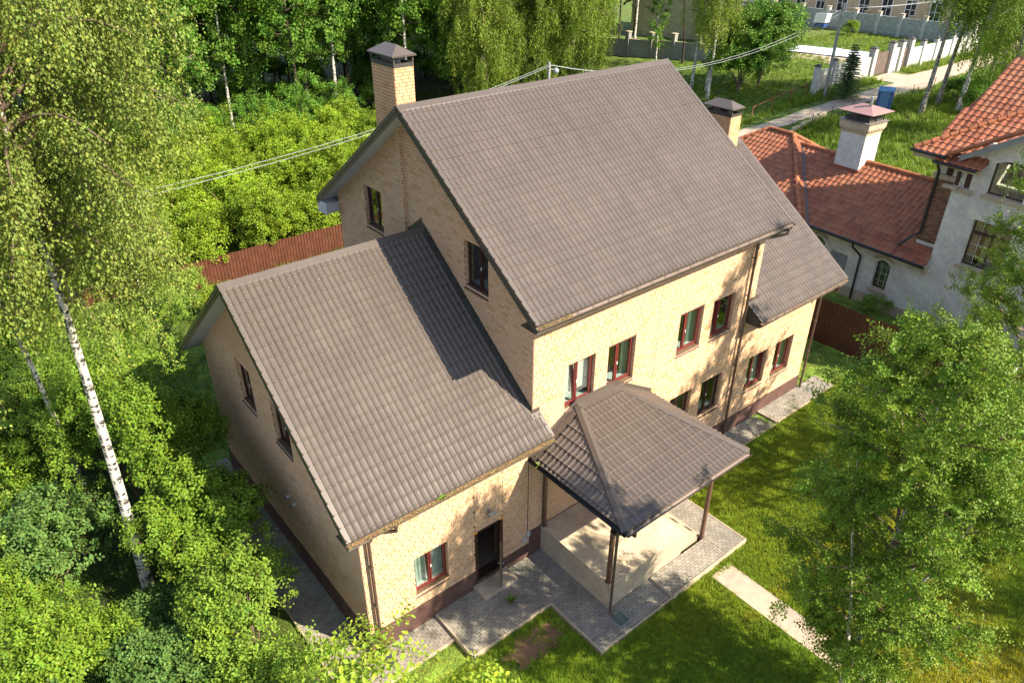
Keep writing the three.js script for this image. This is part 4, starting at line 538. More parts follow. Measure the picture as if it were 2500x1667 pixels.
  add('gutter', [tube([V(1.3, 9.0, 0.58), V(2.95, 9.0, 0.58)], 0.07, 8), tube([V(2.45, 8.72, 0.6), V(4.4, 8.72, 0.6)], 0.06, 8)], M.black, hi); add('eave_soffit', [box(1.4, 2.95, 8.72, 8.92, -0.4, 0.45), box(2.5, 4.4, 8.62, 8.72, -0.1, 0.5)], M.stoneBand, hi);
  const cg = []; for (const [x, y, z, n] of [[2.2, 9.72, -0.4, 9], [3.0, 10.2, -1.2, 9], [3.8, 10.7, -2, 7]]) for (let i = 0; i < n; i++) cg.push(box(x + i * 0.1, x + i * 0.1 + 0.03, y + i * 0.045, y + i * 0.045 + 0.2, z - i * 0.08, z - i * 0.08 + 0.012)); for (let i = 0; i < 8; i++) cg.push(box(3.6 + i * 0.09, 3.63 + i * 0.09, 9.72 + i * 0.01, 9.92 + i * 0.01, -0.1, -0.088)); add('snow_guard', cg, M.rust, hi);
  // white chimney
  const c = sub('chimney', v); add('stack', box(-4.55, -3.03, 5.2, 8.05, -4.3, -2.9), mat([0.72, 0.7, 0.68], { rough: 0.95, map: stainTex, bump: grain, bs: 0.008 }), c);
  const band = []; for (const [y0, y1, e] of [[8.05, 8.14, 0.03], [8.14, 8.22, 0.0], [8.22, 8.3, 0.06], [8.3, 8.37, 0.1], [8.37, 8.6, 0.13]]) band.push(box(-4.55 - e, -3.03 + e, y0, y1, -4.3 - e, -2.9 + e)); for (let i = 0; i < 7; i++) band.push(box(-4.6 + i * 0.24, -4.47 + i * 0.24, 8.28, 8.37, -2.9, -2.77)); for (let i = 0; i < 6; i++) band.push(box(-3.03, -2.9, 8.28, 8.37, -4.25 + i * 0.24, -4.12 + i * 0.24)); band.push(box(-4.68, -2.9, 8.6, 8.7, -4.43, -2.77)); add('corbel_band', band, M.stoneBand, c);
  add('cover_plate', box(-4.75, -2.83, 8.7, 8.73, -4.5, -2.7), M.metalGrey, c); const fr = []; for (const [x, z] of [[-4.55, -4.3], [-3.1, -4.3], [-4.55, -2.97], [-3.1, -2.97], [-3.82, -2.97], [-3.1, -3.6]]) fr.push(box(x, x + 0.05, 8.73, 9.22, z, z + 0.05)); fr.push(box(-4.5, -3.1, 8.73, 8.95, -4.2, -3.0)); add('cap_frame', fr, M.fasciaDark, c);
  const A = -4.85, B = -2.73, Cz = -4.62, D = -2.58, E2 = 9.22, T = 9.55, x1 = -4.0, x2 = -3.58, zm = -3.6; add('cap_roof', [slab([[A, E2, D], [B, E2, D], [x2, T, zm], [x1, T, zm]], [0, -0.012, 0]), slab([[B, E2, Cz], [A, E2, Cz], [x1, T, zm], [x2, T, zm]], [0, -0.012, 0]), slab([[B, E2, D], [B, E2, Cz], [x2, T, zm]], [0, -0.012, 0]), slab([[A, E2, Cz], [A, E2, D], [x1, T, zm]], [0, -0.012, 0])], M.capPink, c); add('flue_pipe', tube([V(-3.5, 9.3, -3.45), V(-3.5, 9.98, -3.45)], 0.085, 14), M.steel, c);
  add('flashing', box(-4.65, -2.95, 5.8, 6.2, -2.86, -2.82), M.rust, c);
  // tiles: nearest 300 singly, the rest together
  v.updateMatrixWorld(true); const cam = v.worldToLocal(camera.position.clone()), pp = V(0, 0, 0); for (const t of tiles) t.near = pp.setFromMatrixPosition(t.m).distanceTo(cam) + (pp.x < -6 || pp.z < -5 ? 50 : 0); tiles.sort((a, b) => a.near - b.near);
  const cm = [0, 1, 2, 3, 4].map((i) => { const g = TILE.clone(); tint(g, clayTint(rng(i + 3))); return g; });
  tiles.splice(0, 300).forEach((t, i) => { const o = add('roof_tile', cm[(i * 7) % 5], M.clay, t.m.elements[13] > 8.6 ? hi : low); o.applyMatrix4(t.m); });
  const rest = tiles.map((t) => { const g = TILE.clone(); g.applyMatrix4(t.m); return tint(g, t.c); }); const ro = add('roof_tile', rest, M.clay, low); ro.userData.kind = 'stuff';
}

// ───────────────────────── fences, road, street things ─────────────────────────
function sheetPanel(w, h) { // profiled metal sheet, w wide, standing
  const pos = [], n = round(w / 0.19), l = []; for (let i = 0; i < n; i++) { const x = (i * w) / n, k = w / n; const pr = [[x, 0], [x + k * 0.42, 0], [x + k * 0.5, 0.032], [x + k * 0.92, 0.032], [x + k, 0]]; for (let j = 0; j < 4; j++) l.push(quad([pr[j][0], 0, pr[j][1]], [pr[j + 1][0], 0, pr[j + 1][1]], [pr[j + 1][0], h, pr[j + 1][1]], [pr[j][0], h, pr[j][1]])); } return merge(l);
}
function sheetFence(label, a, b, h, posts, capM) { // a,b [x,z]
  const f = thing('metal_fence', label, 'fence', [a[0], 0, a[1]]), L2 = hypot(b[0] - a[0], b[1] - a[1]); f.rotation.y = Math.atan2(-(b[1] - a[1]), b[0] - a[0]);
  const g = sheetPanel(1.15, h), n = ceil(L2 / 1.15); for (let i = 0; i < n; i++) { const x = a[0] + ((b[0] - a[0]) * i) / n, p = add('sheet_panel', g, M.fence, f); p.position.set(i * 1.15, H(x) + 0.03 + (i % 3) * 0.012, (i % 2) * 0.004); }
  const ps = []; for (let i = 0; i <= n; i += 2) ps.push([i * 1.15, H(a[0] + ((b[0] - a[0]) * i) / n)]); for (const [x, y] of ps) add('fence_post', box(x - 0.03, x + 0.03, y, y + h + 0.03, -0.07, -0.01), M.rust, f); add('rail', [box(0, n * 1.15, H(a[0]) + 0.4, H(a[0]) + 0.44, -0.03, -0.002), box(0, n * 1.15, H(a[0]) + h - 0.3, H(a[0]) + h - 0.26, -0.03, -0.002)], M.rust, f); return f;
}
sheetFence('brown profiled metal fence in front of the thicket behind the house', [-9, -27.2], [22, -26.6], 1.62);
{ const f = scene.children[scene.children.length - 1]; add('light_post', box(9.35 + 0.95, 9.35 + 1.02, -0.2, 1.66, 0.03, 0.06), M.sillWhite, f); }
sheetFence('brown profiled metal fence between the brick house and the white villa', [25.75, -3.4], [25.95, 9], 2.3);
ribbon([[44, -25.3, 0.7], [50, -23.6, 0.75], [54, -22.2, 0.8], [58.5, -21.2, 0.85], [62, -20.2, 1.1], [66, -19.4, 1.6], [70, -19.5, 1.7], [76, -20.6, 1.6], [82, -20.6, 1.5], [95, -21.5, 1.5], [120, -24, 1.5]], 0.05, M.pathConc, 'road', 0.25);
ribbon([[72.6, -20.5, 2.6], [72.4, -23.9, 2.2]], 0.056, M.pathConc, 'driveway', 0.3);
{ // white rendered fence with pillars and gates along the road
  const f = thing('white_wall_fence', 'white rendered fence with capped pillars and brown gates along the road', 'fence'), zf = -24.1;
  const xs = [60.8, 63.6, 66.6, 70.6, 74.2, 76.1, 78.0, 81.0, 84.0, 87.9, 91.8, 95.5], hs = [2.5, 2.5, 2.5, 2.75, 2.95, 2.9, 2.95, 2.5, 2.45, 2.45, 2.45, 2.45];
  xs.forEach((x, i) => { const y = H(x), w = i > 2 && i < 7 ? 0.3 : 0.22; const p = add('pillar', box(x - w, x + w, y - 0.3, y + hs[i], zf - w, zf + w), M.white, f); add('pillar_cap', [box(x - w - 0.06, x + w + 0.06, y + hs[i], y + hs[i] + 0.06, zf - w - 0.06, zf + w + 0.06), ...[[1, 1], [1, -1], [-1, -1], [-1, 1]].map(([a, b], k, r) => { const [c, d] = r[(k + 1) % 4], e = w + 0.05; return poly([[x + a * e, y + hs[i] + 0.06, zf + b * e], [x + c * e, y + hs[i] + 0.06, zf + d * e], [x, y + hs[i] + 0.24, zf]]); })], M.fasciaDark, p); });
  for (let i = 0; i < xs.length - 1; i++) { const a = xs[i] + 0.23, b = xs[i + 1] - 0.23, y = H((a + b) / 2); if (i === 3 || i === 5) { const g = sub('gate', f), h = 2.25, n = round((b - a) / 0.14); for (let k = 0; k < n; k++) { const x = a + 0.08 + ((b - a - 0.16) * k) / n; add('gate_board', box(x + 0.006, x + (b - a - 0.16) / n - 0.006, y + 0.1, y + h, zf - 0.03, zf), mat([0.2, 0.15, 0.12], { rough: 0.8, map: mottle }), g); } add('gate_frame', [box(a + 0.05, b - 0.05, y + 0.2, y + 0.28, zf - 0.07, zf - 0.035), box(a + 0.05, b - 0.05, y + h - 0.3, y + h - 0.22, zf - 0.07, zf - 0.035)], M.iron, g); continue; }
    add('wall_panel', [box(a, b, y - 0.3, y + (i === 4 ? 2.35 : 2.0), zf - 0.1, zf + 0.1)], M.white, f); add('footing', box(a, b, y - 0.3, y + 0.22, zf + 0.1, zf + 0.17), M.grey, f); }
}
{ // rear fence of that yard
  const f = thing('pale_panel_fence', 'pale grey panel fence with white pillars at the back of the walled yard', 'fence'); const zs = [-62, -58, -53.5, -49, -45, -41, -37.8, -34.8, -31.8, -28.8, -25.8], X = 97.6, y = H(X);
  zs.forEach((z, i) => { const p = add('pillar', box(X - 0.22, X + 0.22, y - 0.2, y + 2.75, z - 0.22, z + 0.22), M.white, f); add('pillar_cap', box(X - 0.28, X + 0.28, y + 2.75, y + 2.84, z - 0.28, z + 0.28), M.stoneBand, p); });
  for (let i = 0; i < zs.length - 1; i++) { add('wall_panel', box(X - 0.08, X + 0.08, y + 0.35, y + 2.35, zs[i] + 0.22, zs[i + 1] - 0.22), mat([0.5, 0.54, 0.5], { rough: 0.9, map: mottle }), f); add('footing', box(X - 0.13, X + 0.13, y - 0.2, y + 0.35, zs[i] + 0.22, zs[i + 1] - 0.22), M.grey, f); }
}
{ const s = thing('tarpaulin', 'grey white plastic sheet spread on the grass inside the walled yard', 'tarpaulin', [80.5, H(80) + 0.12, -34]); const g = new THREE.PlaneGeometry(4.6, 9, 30, 50).toNonIndexed(); g.rotateX(-PI / 2); const p = g.attributes.position; for (let i = 0; i < p.count; i++) p.setY(i, 0.5 * (fbm(p.getX(i) * 0.9 + 40, p.getZ(i) * 0.6 + 40, 4) - 0.35) * (abs(p.getX(i)) > 2.1 || abs(p.getZ(i)) > 4.3 ? 0.1 : 1)); g.computeVertexNormals(); add('sheet', g, mat([0.6, 0.62, 0.66], { rough: 0.6 }), s); s.rotation.y = 0.25; }
struct('yard_pavement', box(74, 80, 3.6, 3.73, -36, -28), M.pathConc); 
{ // portable toilet
  const t = thing('portable_toilet', 'blue plastic portable toilet cabin beside the road', 'toilet cabin', [59.4, H(59.4), -16.7], 0.35), bl = mat([0.012, 0.06, 0.2], { rough: 0.3 }), lb = mat([0.05, 0.14, 0.28], { rough: 0.35 });
  add('cabin', [box(-0.52, 0.52, 0.12, 1.98, -0.55, 0.55), ...[...Array(11).keys()].flatMap((i) => [box(-0.535, 0.535, 0.25 + i * 0.15, 0.31 + i * 0.15, -0.565, -0.55), box(-0.535, 0.535, 0.25 + i * 0.15, 0.31 + i * 0.15, 0.55, 0.565), box(-0.535, -0.52, 0.25 + i * 0.15, 0.31 + i * 0.15, -0.55, 0.55), box(0.52, 0.535, 0.25 + i * 0.15, 0.31 + i * 0.15, -0.55, 0.55)]), ...[[-0.55, -0.58], [0.5, -0.58], [-0.55, 0.53], [0.5, 0.53]].map(([x, z]) => box(x, x + 0.05, 0.12, 2.0, z, z + 0.05))], bl, t);
  const r = []; for (let i = 0; i < 8; i++) { const a = -0.58 + (1.16 * i) / 8, b = -0.58 + (1.16 * (i + 1)) / 8, f = (x) => 2.0 + 0.3 * cos((x / 0.58) * PI / 2); r.push(slab([[a, f(a), -0.62], [b, f(b), -0.62], [b, f(b), 0.62], [a, f(a), 0.62]], [0, -0.03, 0]), quad([a, 1.98, -0.6], [b, 1.98, -0.6], [b, f(b), -0.6], [a, f(a), -0.6]), quad([a, 1.98, 0.6], [b, 1.98, 0.6], [b, f(b), 0.6], [a, f(a), 0.6])); } add('roof', r, lb, t); add('skid', box(-0.55, 0.55, 0, 0.12, -0.58, 0.58), M.grey, t); add('door', box(-0.552, -0.537, 0.18, 1.9, -0.35, 0.35), lb, t);
}
// poles and cables
{
  const pole = (x, z, h, label) => { const y = H(x), p = thing('utility_pole', label, 'pole', [x, y, z]); add('shaft', slab([[-0.13, -0.3, -0.1], [0.13, -0.3, -0.1], [0.08, h, -0.1], [-0.08, h, -0.1]], [0, 0, 0.19]), M.grey, p); add('bracket', [bar([-0.35, h - 0.35, 0], [0.35, h - 0.35, 0], 0.03, 6), bar([-0.3, h - 0.35, 0], [-0.3, h - 0.2, 0], 0.04, 8), bar([0.3, h - 0.35, 0], [0.3, h - 0.2, 0], 0.04, 8)], M.iron, p); return p; };
  pole(60.8, -22.9, 7.8, 'tall grey concrete utility pole beside the white fence'); const p2 = pole(33.5, -30.4, 8.0, 'concrete utility pole with lamp rising just behind the tall roof ridge'); add('street_lamp', [bar([0.1, 7.5, 0], [0.45, 7.45, 0.15], 0.03, 6), new THREE.SphereGeometry(0.22, 12, 8).translate(0.55, 7.35, 0.2).scale(1, 1, 1)], M.wire, p2);
  const sag = (a, b, s, r2 = 0.014) => { const p = []; for (let i = 0; i <= 16; i++) { const t = i / 16; p.push(V(a[0] + (b[0] - a[0]) * t, a[1] + (b[1] - a[1]) * t - s * 4 * t * (1 - t), a[2] + (b[2] - a[2]) * t)); } return tube(p, r2, 5); };
  const c1 = thing('power_cable', 'twin pale power cables crossing over the thicket left of the house', 'cable'); for (const k of [0, 1]) add('cable_strand', sag([33.5, 8.25 + k * 0.0, -30.4 + k * 0.3], [-14, 7.9 - k * 0.22, -21.5 + k * 0.3], 1.35), M.wire, c1);
  const c2 = thing('power_cable', 'twin cables running from the roof ridge pole to the tall pole', 'cable'); for (const k of [0, 1]) add('cable_strand', sag([33.5, 8.25, -30.4 + k * 0.3], [60.8, H(60.8) + 7.5 - k * 0.15, -22.9 + k * 0.3], 2.3), M.wire, c2);
  const c3 = thing('power_cable', 'cables leading away from the tall pole above the pale fence', 'cable'); for (const k of [0, 1]) add('cable_strand', sag([60.8, H(60.8) + 7.5, -22.9], [112, 10.5, -27 + k], 0.8, 0.018), M.wire, c3);
}
{ // low wire fence along the road, kerb wall, rusty rail
  const f = thing('wire_fence', 'low wire fence on thin dark posts beside the concrete road', 'fence'); const pts = [[49.2, -20.6], [51.4, -20.1], [53.6, -19.6], [55.8, -19.2], [58, -18.6], [62, -17.6], [65, -17.0], [67.5, -16.9], [69.5, -17.2]]; for (const [x, z] of pts) add('fence_post', bar([x, H(x), z], [x, H(x) + 1.25, z], 0.03, 6), M.iron, f); for (const k of [0.6, 1.15]) add('wire', tube(pts.map(([x, z]) => V(x, H(x) + k, z)), 0.008, 4), M.iron, f);
  const w = thing('kerb_wall', 'low pale concrete kerb wall along the ditch behind the villa roof', 'wall'); for (let i = 0; i < 7; i++) { const x = 48.5 + i * 1.2; add('concrete_block', slab([[x, H(x) - 0.3, -20.3 + i * 0.02], [x + 1.17, H(x) - 0.3, -20.3 + i * 0.02], [x + 1.17, H(x) + 0.5, -20.3 + i * 0.02], [x, H(x) + 0.5, -20.3 + i * 0.02]], [0, 0, -0.25]), M.concrete, w); }
  const rr = thing('rusty_rail', 'rusty red pipe barrier in the shade left of the white fence', 'barrier'); for (const [x, z] of [[52.9, -25], [55.5, -24.8], [58, -24.6], [60.2, -24.5]]) add('rail_post', bar([x, H(x), z], [x, H(x) + 1.1, z], 0.045, 8), M.rust, rr); add('rail', tube([V(52.9, H(52.9) + 1.05, -25), V(55.5, H(55.5) + 1.05, -24.8), V(58, H(58) + 1.05, -24.6), V(60.2, H(60.2) + 1.05, -24.5)], 0.035, 6), M.rust, rr);
  const b = thing('concrete_bollard', 'small round concrete bollard just behind the far house chimney', 'bollard', [48.0, H(48), -22.2]); add('shaft', new THREE.LatheGeometry([[0.0, 0], [0.24, 0], [0.17, 0.3], [0.17, 0.38], [0.32, 0.46], [0.32, 0.56], [0, 0.58]].map((p) => new THREE.Vector2(...p)), 14), M.concrete, b);
}
{ // cream house and grey block wall at the top
  const h = thing('cream_house', 'cream rendered house with dark tiled roof behind the grey wall', 'house', [71.9, H(72), -57.6], 0.0); h.rotation.y = -1.15; const cr = mat([0.68, 0.6, 0.4], { rough: 0.95, map: mottle }), rf = mat([0.1, 0.1, 0.12], { rough: 0.4, map: dust });
  add('wall', [box(0, 10, -0.3, 4.6, -11, 0), slab([[0, 4.6, 0], [10, 4.6, 0], [5, 8.2, 0]], [0, 0, -11])], cr, h); add('roof', [slab([[-0.9, 3.95, 0.7], [5, 8.45, 0.7], [5, 8.45, -11.6], [-0.9, 3.95, -11.6]], [0, -0.2, 0]), slab([[10.9, 3.95, 0.7], [5, 8.45, 0.7], [5, 8.45, -11.6], [10.9, 3.95, -11.6]], [0, -0.2, 0])], rf, h); add('barge_board', slab([[-0.95, 3.85, 0.74], [5, 8.4, 0.74], [5, 8.0, 0.74], [-0.95, 3.5, 0.74]], [0, 0, -0.06]), M.fasciaDark, h);
  add('downpipe', tube([V(0.1, 3.7, 0.6), V(0.5, 3.2, 0.08), V(0.5, 0, 0.08)], 0.06, 8), M.black, h); const w = add('window', box(9.1, 9.9, 0.9, 2.6, 0, 0.05), M.sillWhite, h); add('pane', box(9.18, 9.82, 0.98, 2.52, 0.05, 0.06), M.black, w); const rw = add('round_window', new THREE.CylinderGeometry(0.35, 0.35, 0.06, 16).rotateX(PI / 2).translate(5.2, 5.2, 0.02), M.black, h);  // opaque black panes: darkness of the unlit rooms put into their colour
  const r2 = sub('lower_roof', h); for (let i = 0; i < 9; i++) add('roof_course', slab([[9.5, 3.2 + i * 0.22, 1.9 - i * 0.28], [15, 3.2 + i * 0.22, 1.9 - i * 0.28], [15, 3.42 + i * 0.22 - 0.05, 1.62 - i * 0.28], [9.5, 3.42 + i * 0.22 - 0.05, 1.62 - i * 0.28]], [0, -0.04, 0]), i % 2 ? M.metalGrey : M.fasciaDark, r2);
  const g = thing('grey_block_wall', 'grey block wall with square piers below the cream house', 'wall'); const P = [[60, -52], [61.4, -48.2], [62.4, -45.6], [63.4, -43.2], [64.3, -40.6], [65.6, -36.5]]; for (let i = 0; i < P.length; i++) { const [x, z] = P[i], y = H(x); const pr = add('pier', box(x - 0.25, x + 0.25, y - 0.3, y + 2.6, z - 0.25, z + 0.25), M.grey, g); add('pier_cap', box(x - 0.3, x + 0.3, y + 2.6, y + 2.68, z - 0.3, z + 0.3), M.stoneBand, pr); if (i) { const [a, b] = P[i - 1]; add('wall_panel', slab([[a, y - 0.3, b], [x, y - 0.3, z], [x, y + 1.75, z], [a, y + 1.75, b]], [-0.2, 0, -0.06]), M.grey, g); add('coping', slab([[a, y + 1.75, b], [x, y + 1.75, z], [x, y + 1.82, z], [a, y + 1.82, b]], [-0.26, 0, -0.08]), M.stoneBand, g); } }
}
{ // balustraded mansion beyond the pale fence
  const m = thing('beige_mansion', 'beige mansion with tall windows and a terrace beyond the pale fence', 'house', [108, H(108), -62]), bg = mat([0.7, 0.56, 0.36], { rough: 0.95, map: stainTex }); add('wall', [box(0, 12, -0.5, 9, 0, 40), box(-3.2, 0, -0.5, 0.9, 2, 36)], bg, m);
  for (let i = 0; i < 11; i++) { const z = 2 + i * 3.4, w = sub('window', m); add('frame', [box(-0.06, 0, 1.0, 3.4, z, z + 0.12), box(-0.06, 0, 1.0, 3.4, z + 1.5, z + 1.62), box(-0.06, 0, 3.28, 3.4, z + 0.12, z + 1.5), box(-0.06, 0, 1, 1.1, z + 0.12, z + 1.5), box(-0.055, 0, 1.1, 3.28, z + 0.77, z + 0.85), box(-0.055, 0, 2.1, 2.17, z + 0.12, z + 1.5)], M.sillWhite, w); add('pane', box(-0.02, -0.005, 1.1, 3.28, z + 0.12, z + 1.5), M.black, w); if (i % 2) add('column', new THREE.CylinderGeometry(0.26, 0.3, 6, 14).translate(-1.4, 3.5, z - 0.9), bg, m); }  // panes opaque black, the unlit inside painted into them
  const urnAt = ['leftmost pale stone urn on the mansion terrace', 'second pale stone urn from the left on the mansion terrace', 'middle pale stone urn on the mansion terrace', 'fourth pale stone urn from the left on the mansion terrace', 'rightmost pale stone urn on the mansion terrace']; for (let i = 0; i < 5; i++) { const u = thing('stone_urn', urnAt[i], 'urn', [104.9, H(105) + 0.9, -56 + i * 6.4], 0, 'urns on the mansion terrace'); add('bowl', new THREE.LatheGeometry([[0, 0], [0.3, 0], [0.3, 0.1], [0.1, 0.2], [0.1, 0.35], [0.42, 0.6], [0.5, 0.95], [0.44, 0.95], [0, 0.85]].map((p) => new THREE.Vector2(...p)), 14), M.stoneBand, u); }
  const g = thing('garden_cart', 'white covered barrow with blue parts standing by the pale fence', 'cart', [95.6, H(95), -44.6]); add('cover', slab([[-0.6, 0.9, -0.9], [0.6, 0.9, -0.9], [0.6, 2.0, -0.7], [-0.6, 2.1, -0.7]], [0, 0.1, 1.7]), M.sillWhite, g); add('frame', [box(-0.5, 0.5, 0.5, 0.8, -0.7, 0.7), bar([-0.5, 0, -0.6], [-0.5, 0.9, -0.6], 0.04), bar([0.5, 0, 0.6], [0.5, 0.9, 0.6], 0.04), bar([-0.5, 0, 0.6], [-0.5, 0.9, 0.6], 0.04)], mat([0.02, 0.07, 0.25], { rough: 0.5 }), g);
}
{ // buildings and an unclear red object glimpsed through the wood
  const bldg = (name, label, x, z, w, d, h, c, rc) => { const b = thing(name, label, 'house', [x, H(x), z]); b.rotation.y = 0.6; add('wall', box(-w / 2, w / 2, -0.5, h, -d / 2, d / 2), mat(c, { rough: 0.9, map: mottle }), b); add('roof', [slab([[-w / 2 - 0.6, h - 0.1, d / 2 + 0.6], [w / 2 + 0.6, h - 0.1, d / 2 + 0.6], [w / 2 + 0.6, h + 2.6, 0], [-w / 2 - 0.6, h + 2.6, 0]], [0, 0.15, 0]), slab([[-w / 2 - 0.6, h - 0.1, -d / 2 - 0.6], [w / 2 + 0.6, h - 0.1, -d / 2 - 0.6], [w / 2 + 0.6, h + 2.6, 0], [-w / 2 - 0.6, h + 2.6, 0]], [0, 0.15, 0])], mat(rc, { rough: 0.5 }), b); for (let i = -1; i <= 1; i++) { const wd = add('window', box(i * w / 3.4 - 0.55, i * w / 3.4 + 0.55, 1, 2.4, d / 2, d / 2 + 0.06), M.sillWhite, b); add('pane', box(i * w / 3.4 - 0.45, i * w / 3.4 + 0.45, 1.1, 2.3, d / 2 + 0.06, d / 2 + 0.07), M.black, wd); } };  // black panes carry the unlit interior in their colour
  bldg('yellow_house', 'yellow house with turquoise roof glimpsed through the wood', 35, -131, 12, 8, 3.6, [0.5, 0.3, 0.1], [0.0, 0.25, 0.24]); bldg('brick_outbuilding', 'orange brick building glimpsed between dark trunks above the chimney', 54, -124, 16, 8, 4.2, [0.45, 0.2, 0.11], [0.35, 0.35, 0.36]); bldg('red_object', 'low red object of unclear kind glimpsed between dark birch trunks', 49, -107, 5, 3, 1.8, [0.35, 0.03, 0.03], [0.25, 0.04, 0.04]);  // the red object is of unclear kind, its hut shape made up
  ribbon([[60, -118, 6], [76, -104, 6], [92, -92, 5]], 0.08, mat([0.5, 0.36, 0.22], { rough: 1, map: stainTex }), 'sandy_track', 1.5);
}
//NEXT

// ───────────────────────── plants ─────────────────────────
const leafMat = (tr = 0.4, rough = 0.55) => { const m = new THREE.MeshPhysicalMaterial({ roughness: rough, transmission: tr, thickness: 0, side: THREE.DoubleSide, vertexColors: true }); m.color.setRGB(1, 1, 1); m.specularIntensity = 0.3; return m; };
const LEAF = leafMat(0.42, 0.5), NEEDLE = leafMat(0.15, 0.8);
function leafPush(P, C, o, d, side, len, wid, fold, c, six) { // one folded leaf: o base, d direction, side across
  const n = V(0, 0, 0).crossVectors(side, d).normalize(), tip = o.clone().addScaledVector(d, len).addScaledVector(n, -0.12 * len), mid = o.clone().addScaledVector(d, len * 0.45), l = mid.clone().addScaledVector(side, wid).addScaledVector(n, fold * wid), r = mid.clone().addScaledVector(side, -wid).addScaledVector(n, fold * wid), q = (...v) => { for (const p of v) { P.push(p.x, p.y, p.z); C.push(...c); } };
  if (six) { const l2 = o.clone().addScaledVector(d, len * 0.78).addScaledVector(side, wid * 0.62).addScaledVector(n, fold * wid * 0.4 - 0.04 * len), r2 = o.clone().addScaledVector(d, len * 0.78).addScaledVector(side, -wid * 0.62).addScaledVector(n, fold * wid * 0.4 - 0.04 * len), m2 = o.clone().addScaledVector(d, len * 0.78).addScaledVector(n, -0.07 * len); q(o, mid, l, o, r, mid, l, mid, m2, l, m2, l2, mid, r, r2, mid, r2, m2, l2, m2, tip, m2, r2, tip); } else q(o, tip, l, o, r, tip);
}
const randDir = (r) => { const z = r() * 2 - 1, a = r() * 2 * PI, k = sqrt(1 - z * z); return V(k * cos(a), z, k * sin(a)); };
function finish(P, C) { const g = new THREE.BufferGeometry(); g.setAttribute('position', new THREE.Float32BufferAttribute(P, 3)); g.setAttribute('color', new THREE.Float32BufferAttribute(C, 3)); g.computeVertexNormals(); return g; }
const leafCol = (base, r, v = 0.35) => { const k = 1 - v / 2 + v * r(), y = (r() - 0.5) * 0.3; return [base[0] * k * (1 + y), base[1] * k, base[2] * k * (1 - y)]; };
function spray(seed, n, L, wf, base, reach, stem = true, six = false) { // leafy twig growing along +y, spread sideways
  const r = rng(seed), P = [], C = [], twigs = 3 + floor(r() * 2); const bark = [0.12, 0.085, 0.05];
  for (let t = 0; t < twigs; t++) {
    const a = r() * 2 * PI, sp = t ? 0.35 + 0.5 * r() : 0.08, d = V(cos(a) * sp, 1, sin(a) * sp).normalize(), len = reach * (0.65 + 0.5 * r()), s0 = V(0, 0, 0).crossVectors(d, V(0.3, 0.2, 1)).normalize();
    if (stem) { const w = 0.004 + L * 0.02, A = V(0, 0, 0), B = d.clone().multiplyScalar(len); for (const v of [A.clone().addScaledVector(s0, w), A.clone().addScaledVector(s0, -w), B]) { P.push(v.x, v.y, v.z); C.push(...bark); } }
    const m = ceil(n / twigs); for (let i = 0; i < m; i++) { const f = 0.15 + 0.85 * (i + r()) / m, o = d.clone().multiplyScalar(len * f), az = i * 2.4 + r(), s1 = s0.clone().applyAxisAngle(d, az), out = s1.clone().multiplyScalar(0.8 + 0.4 * r()).addScaledVector(d, 0.55 * r() + 0.25).add(V(0, -0.15 * r(), 0)).normalize(); o.addScaledVector(out, L * 0.35); let side = V(0, 0, 0).crossVectors(out, V(0, 1, 0)); if (side.lengthSq() < 1e-4) side = V(1, 0, 0); side.normalize().applyAxisAngle(out, (r() - 0.5) * 1.3); const k = 0.75 + 0.5 * r(); leafPush(P, C, o, out, side, L * k, L * k * wf, 0.25 + 0.3 * r(), leafCol(base, r), six); }
  }
  return finish(P, C);
}
function strand(seed, n, L, base, len, six) { // hanging birch twig along -y
  const r = rng(seed), P = [], C = [], bark = [0.1, 0.06, 0.04]; const bx = (r() - 0.5) * 0.3, bz = (r() - 0.5) * 0.3, at = (f) => V(bx * f * f + 0.03 * sin(f * 7), -len * f, bz * f * f + 0.03 * cos(f * 6));
  for (let i = 0; i < 6; i++) { const a = at(i / 6), b = at((i + 1) / 6), w = 0.004; P.push(a.x - w, a.y, a.z, a.x + w, a.y, a.z + w, b.x, b.y, b.z); C.push(...bark, ...bark, ...bark); }
  for (let i = 0; i < n; i++) { const f = (i + r()) / n, o = at(f), a = r() * 2 * PI, out = V(cos(a), -0.7 - 0.9 * r(), sin(a)).normalize(); o.add(V(cos(a), 0, sin(a)).multiplyScalar(L * (0.3 + 1.1 * r()))); const side = V(0, 0, 0).crossVectors(out, V(0, 1, 0)).normalize().applyAxisAngle(out, (r() - 0.5) * 2), k = 0.75 + 0.5 * r(); leafPush(P, C, o, out, side, L * k, L * k * 0.4, 0.2 + 0.3 * r(), leafCol(base, r), six); }
  return finish(P, C);
}
const Y1 = [0.245, 0.32, 0.06], Y2 = [0.2, 0.33, 0.03], G2 = [0.14, 0.27, 0.028], D1 = [0.2, 0.3, 0.032];
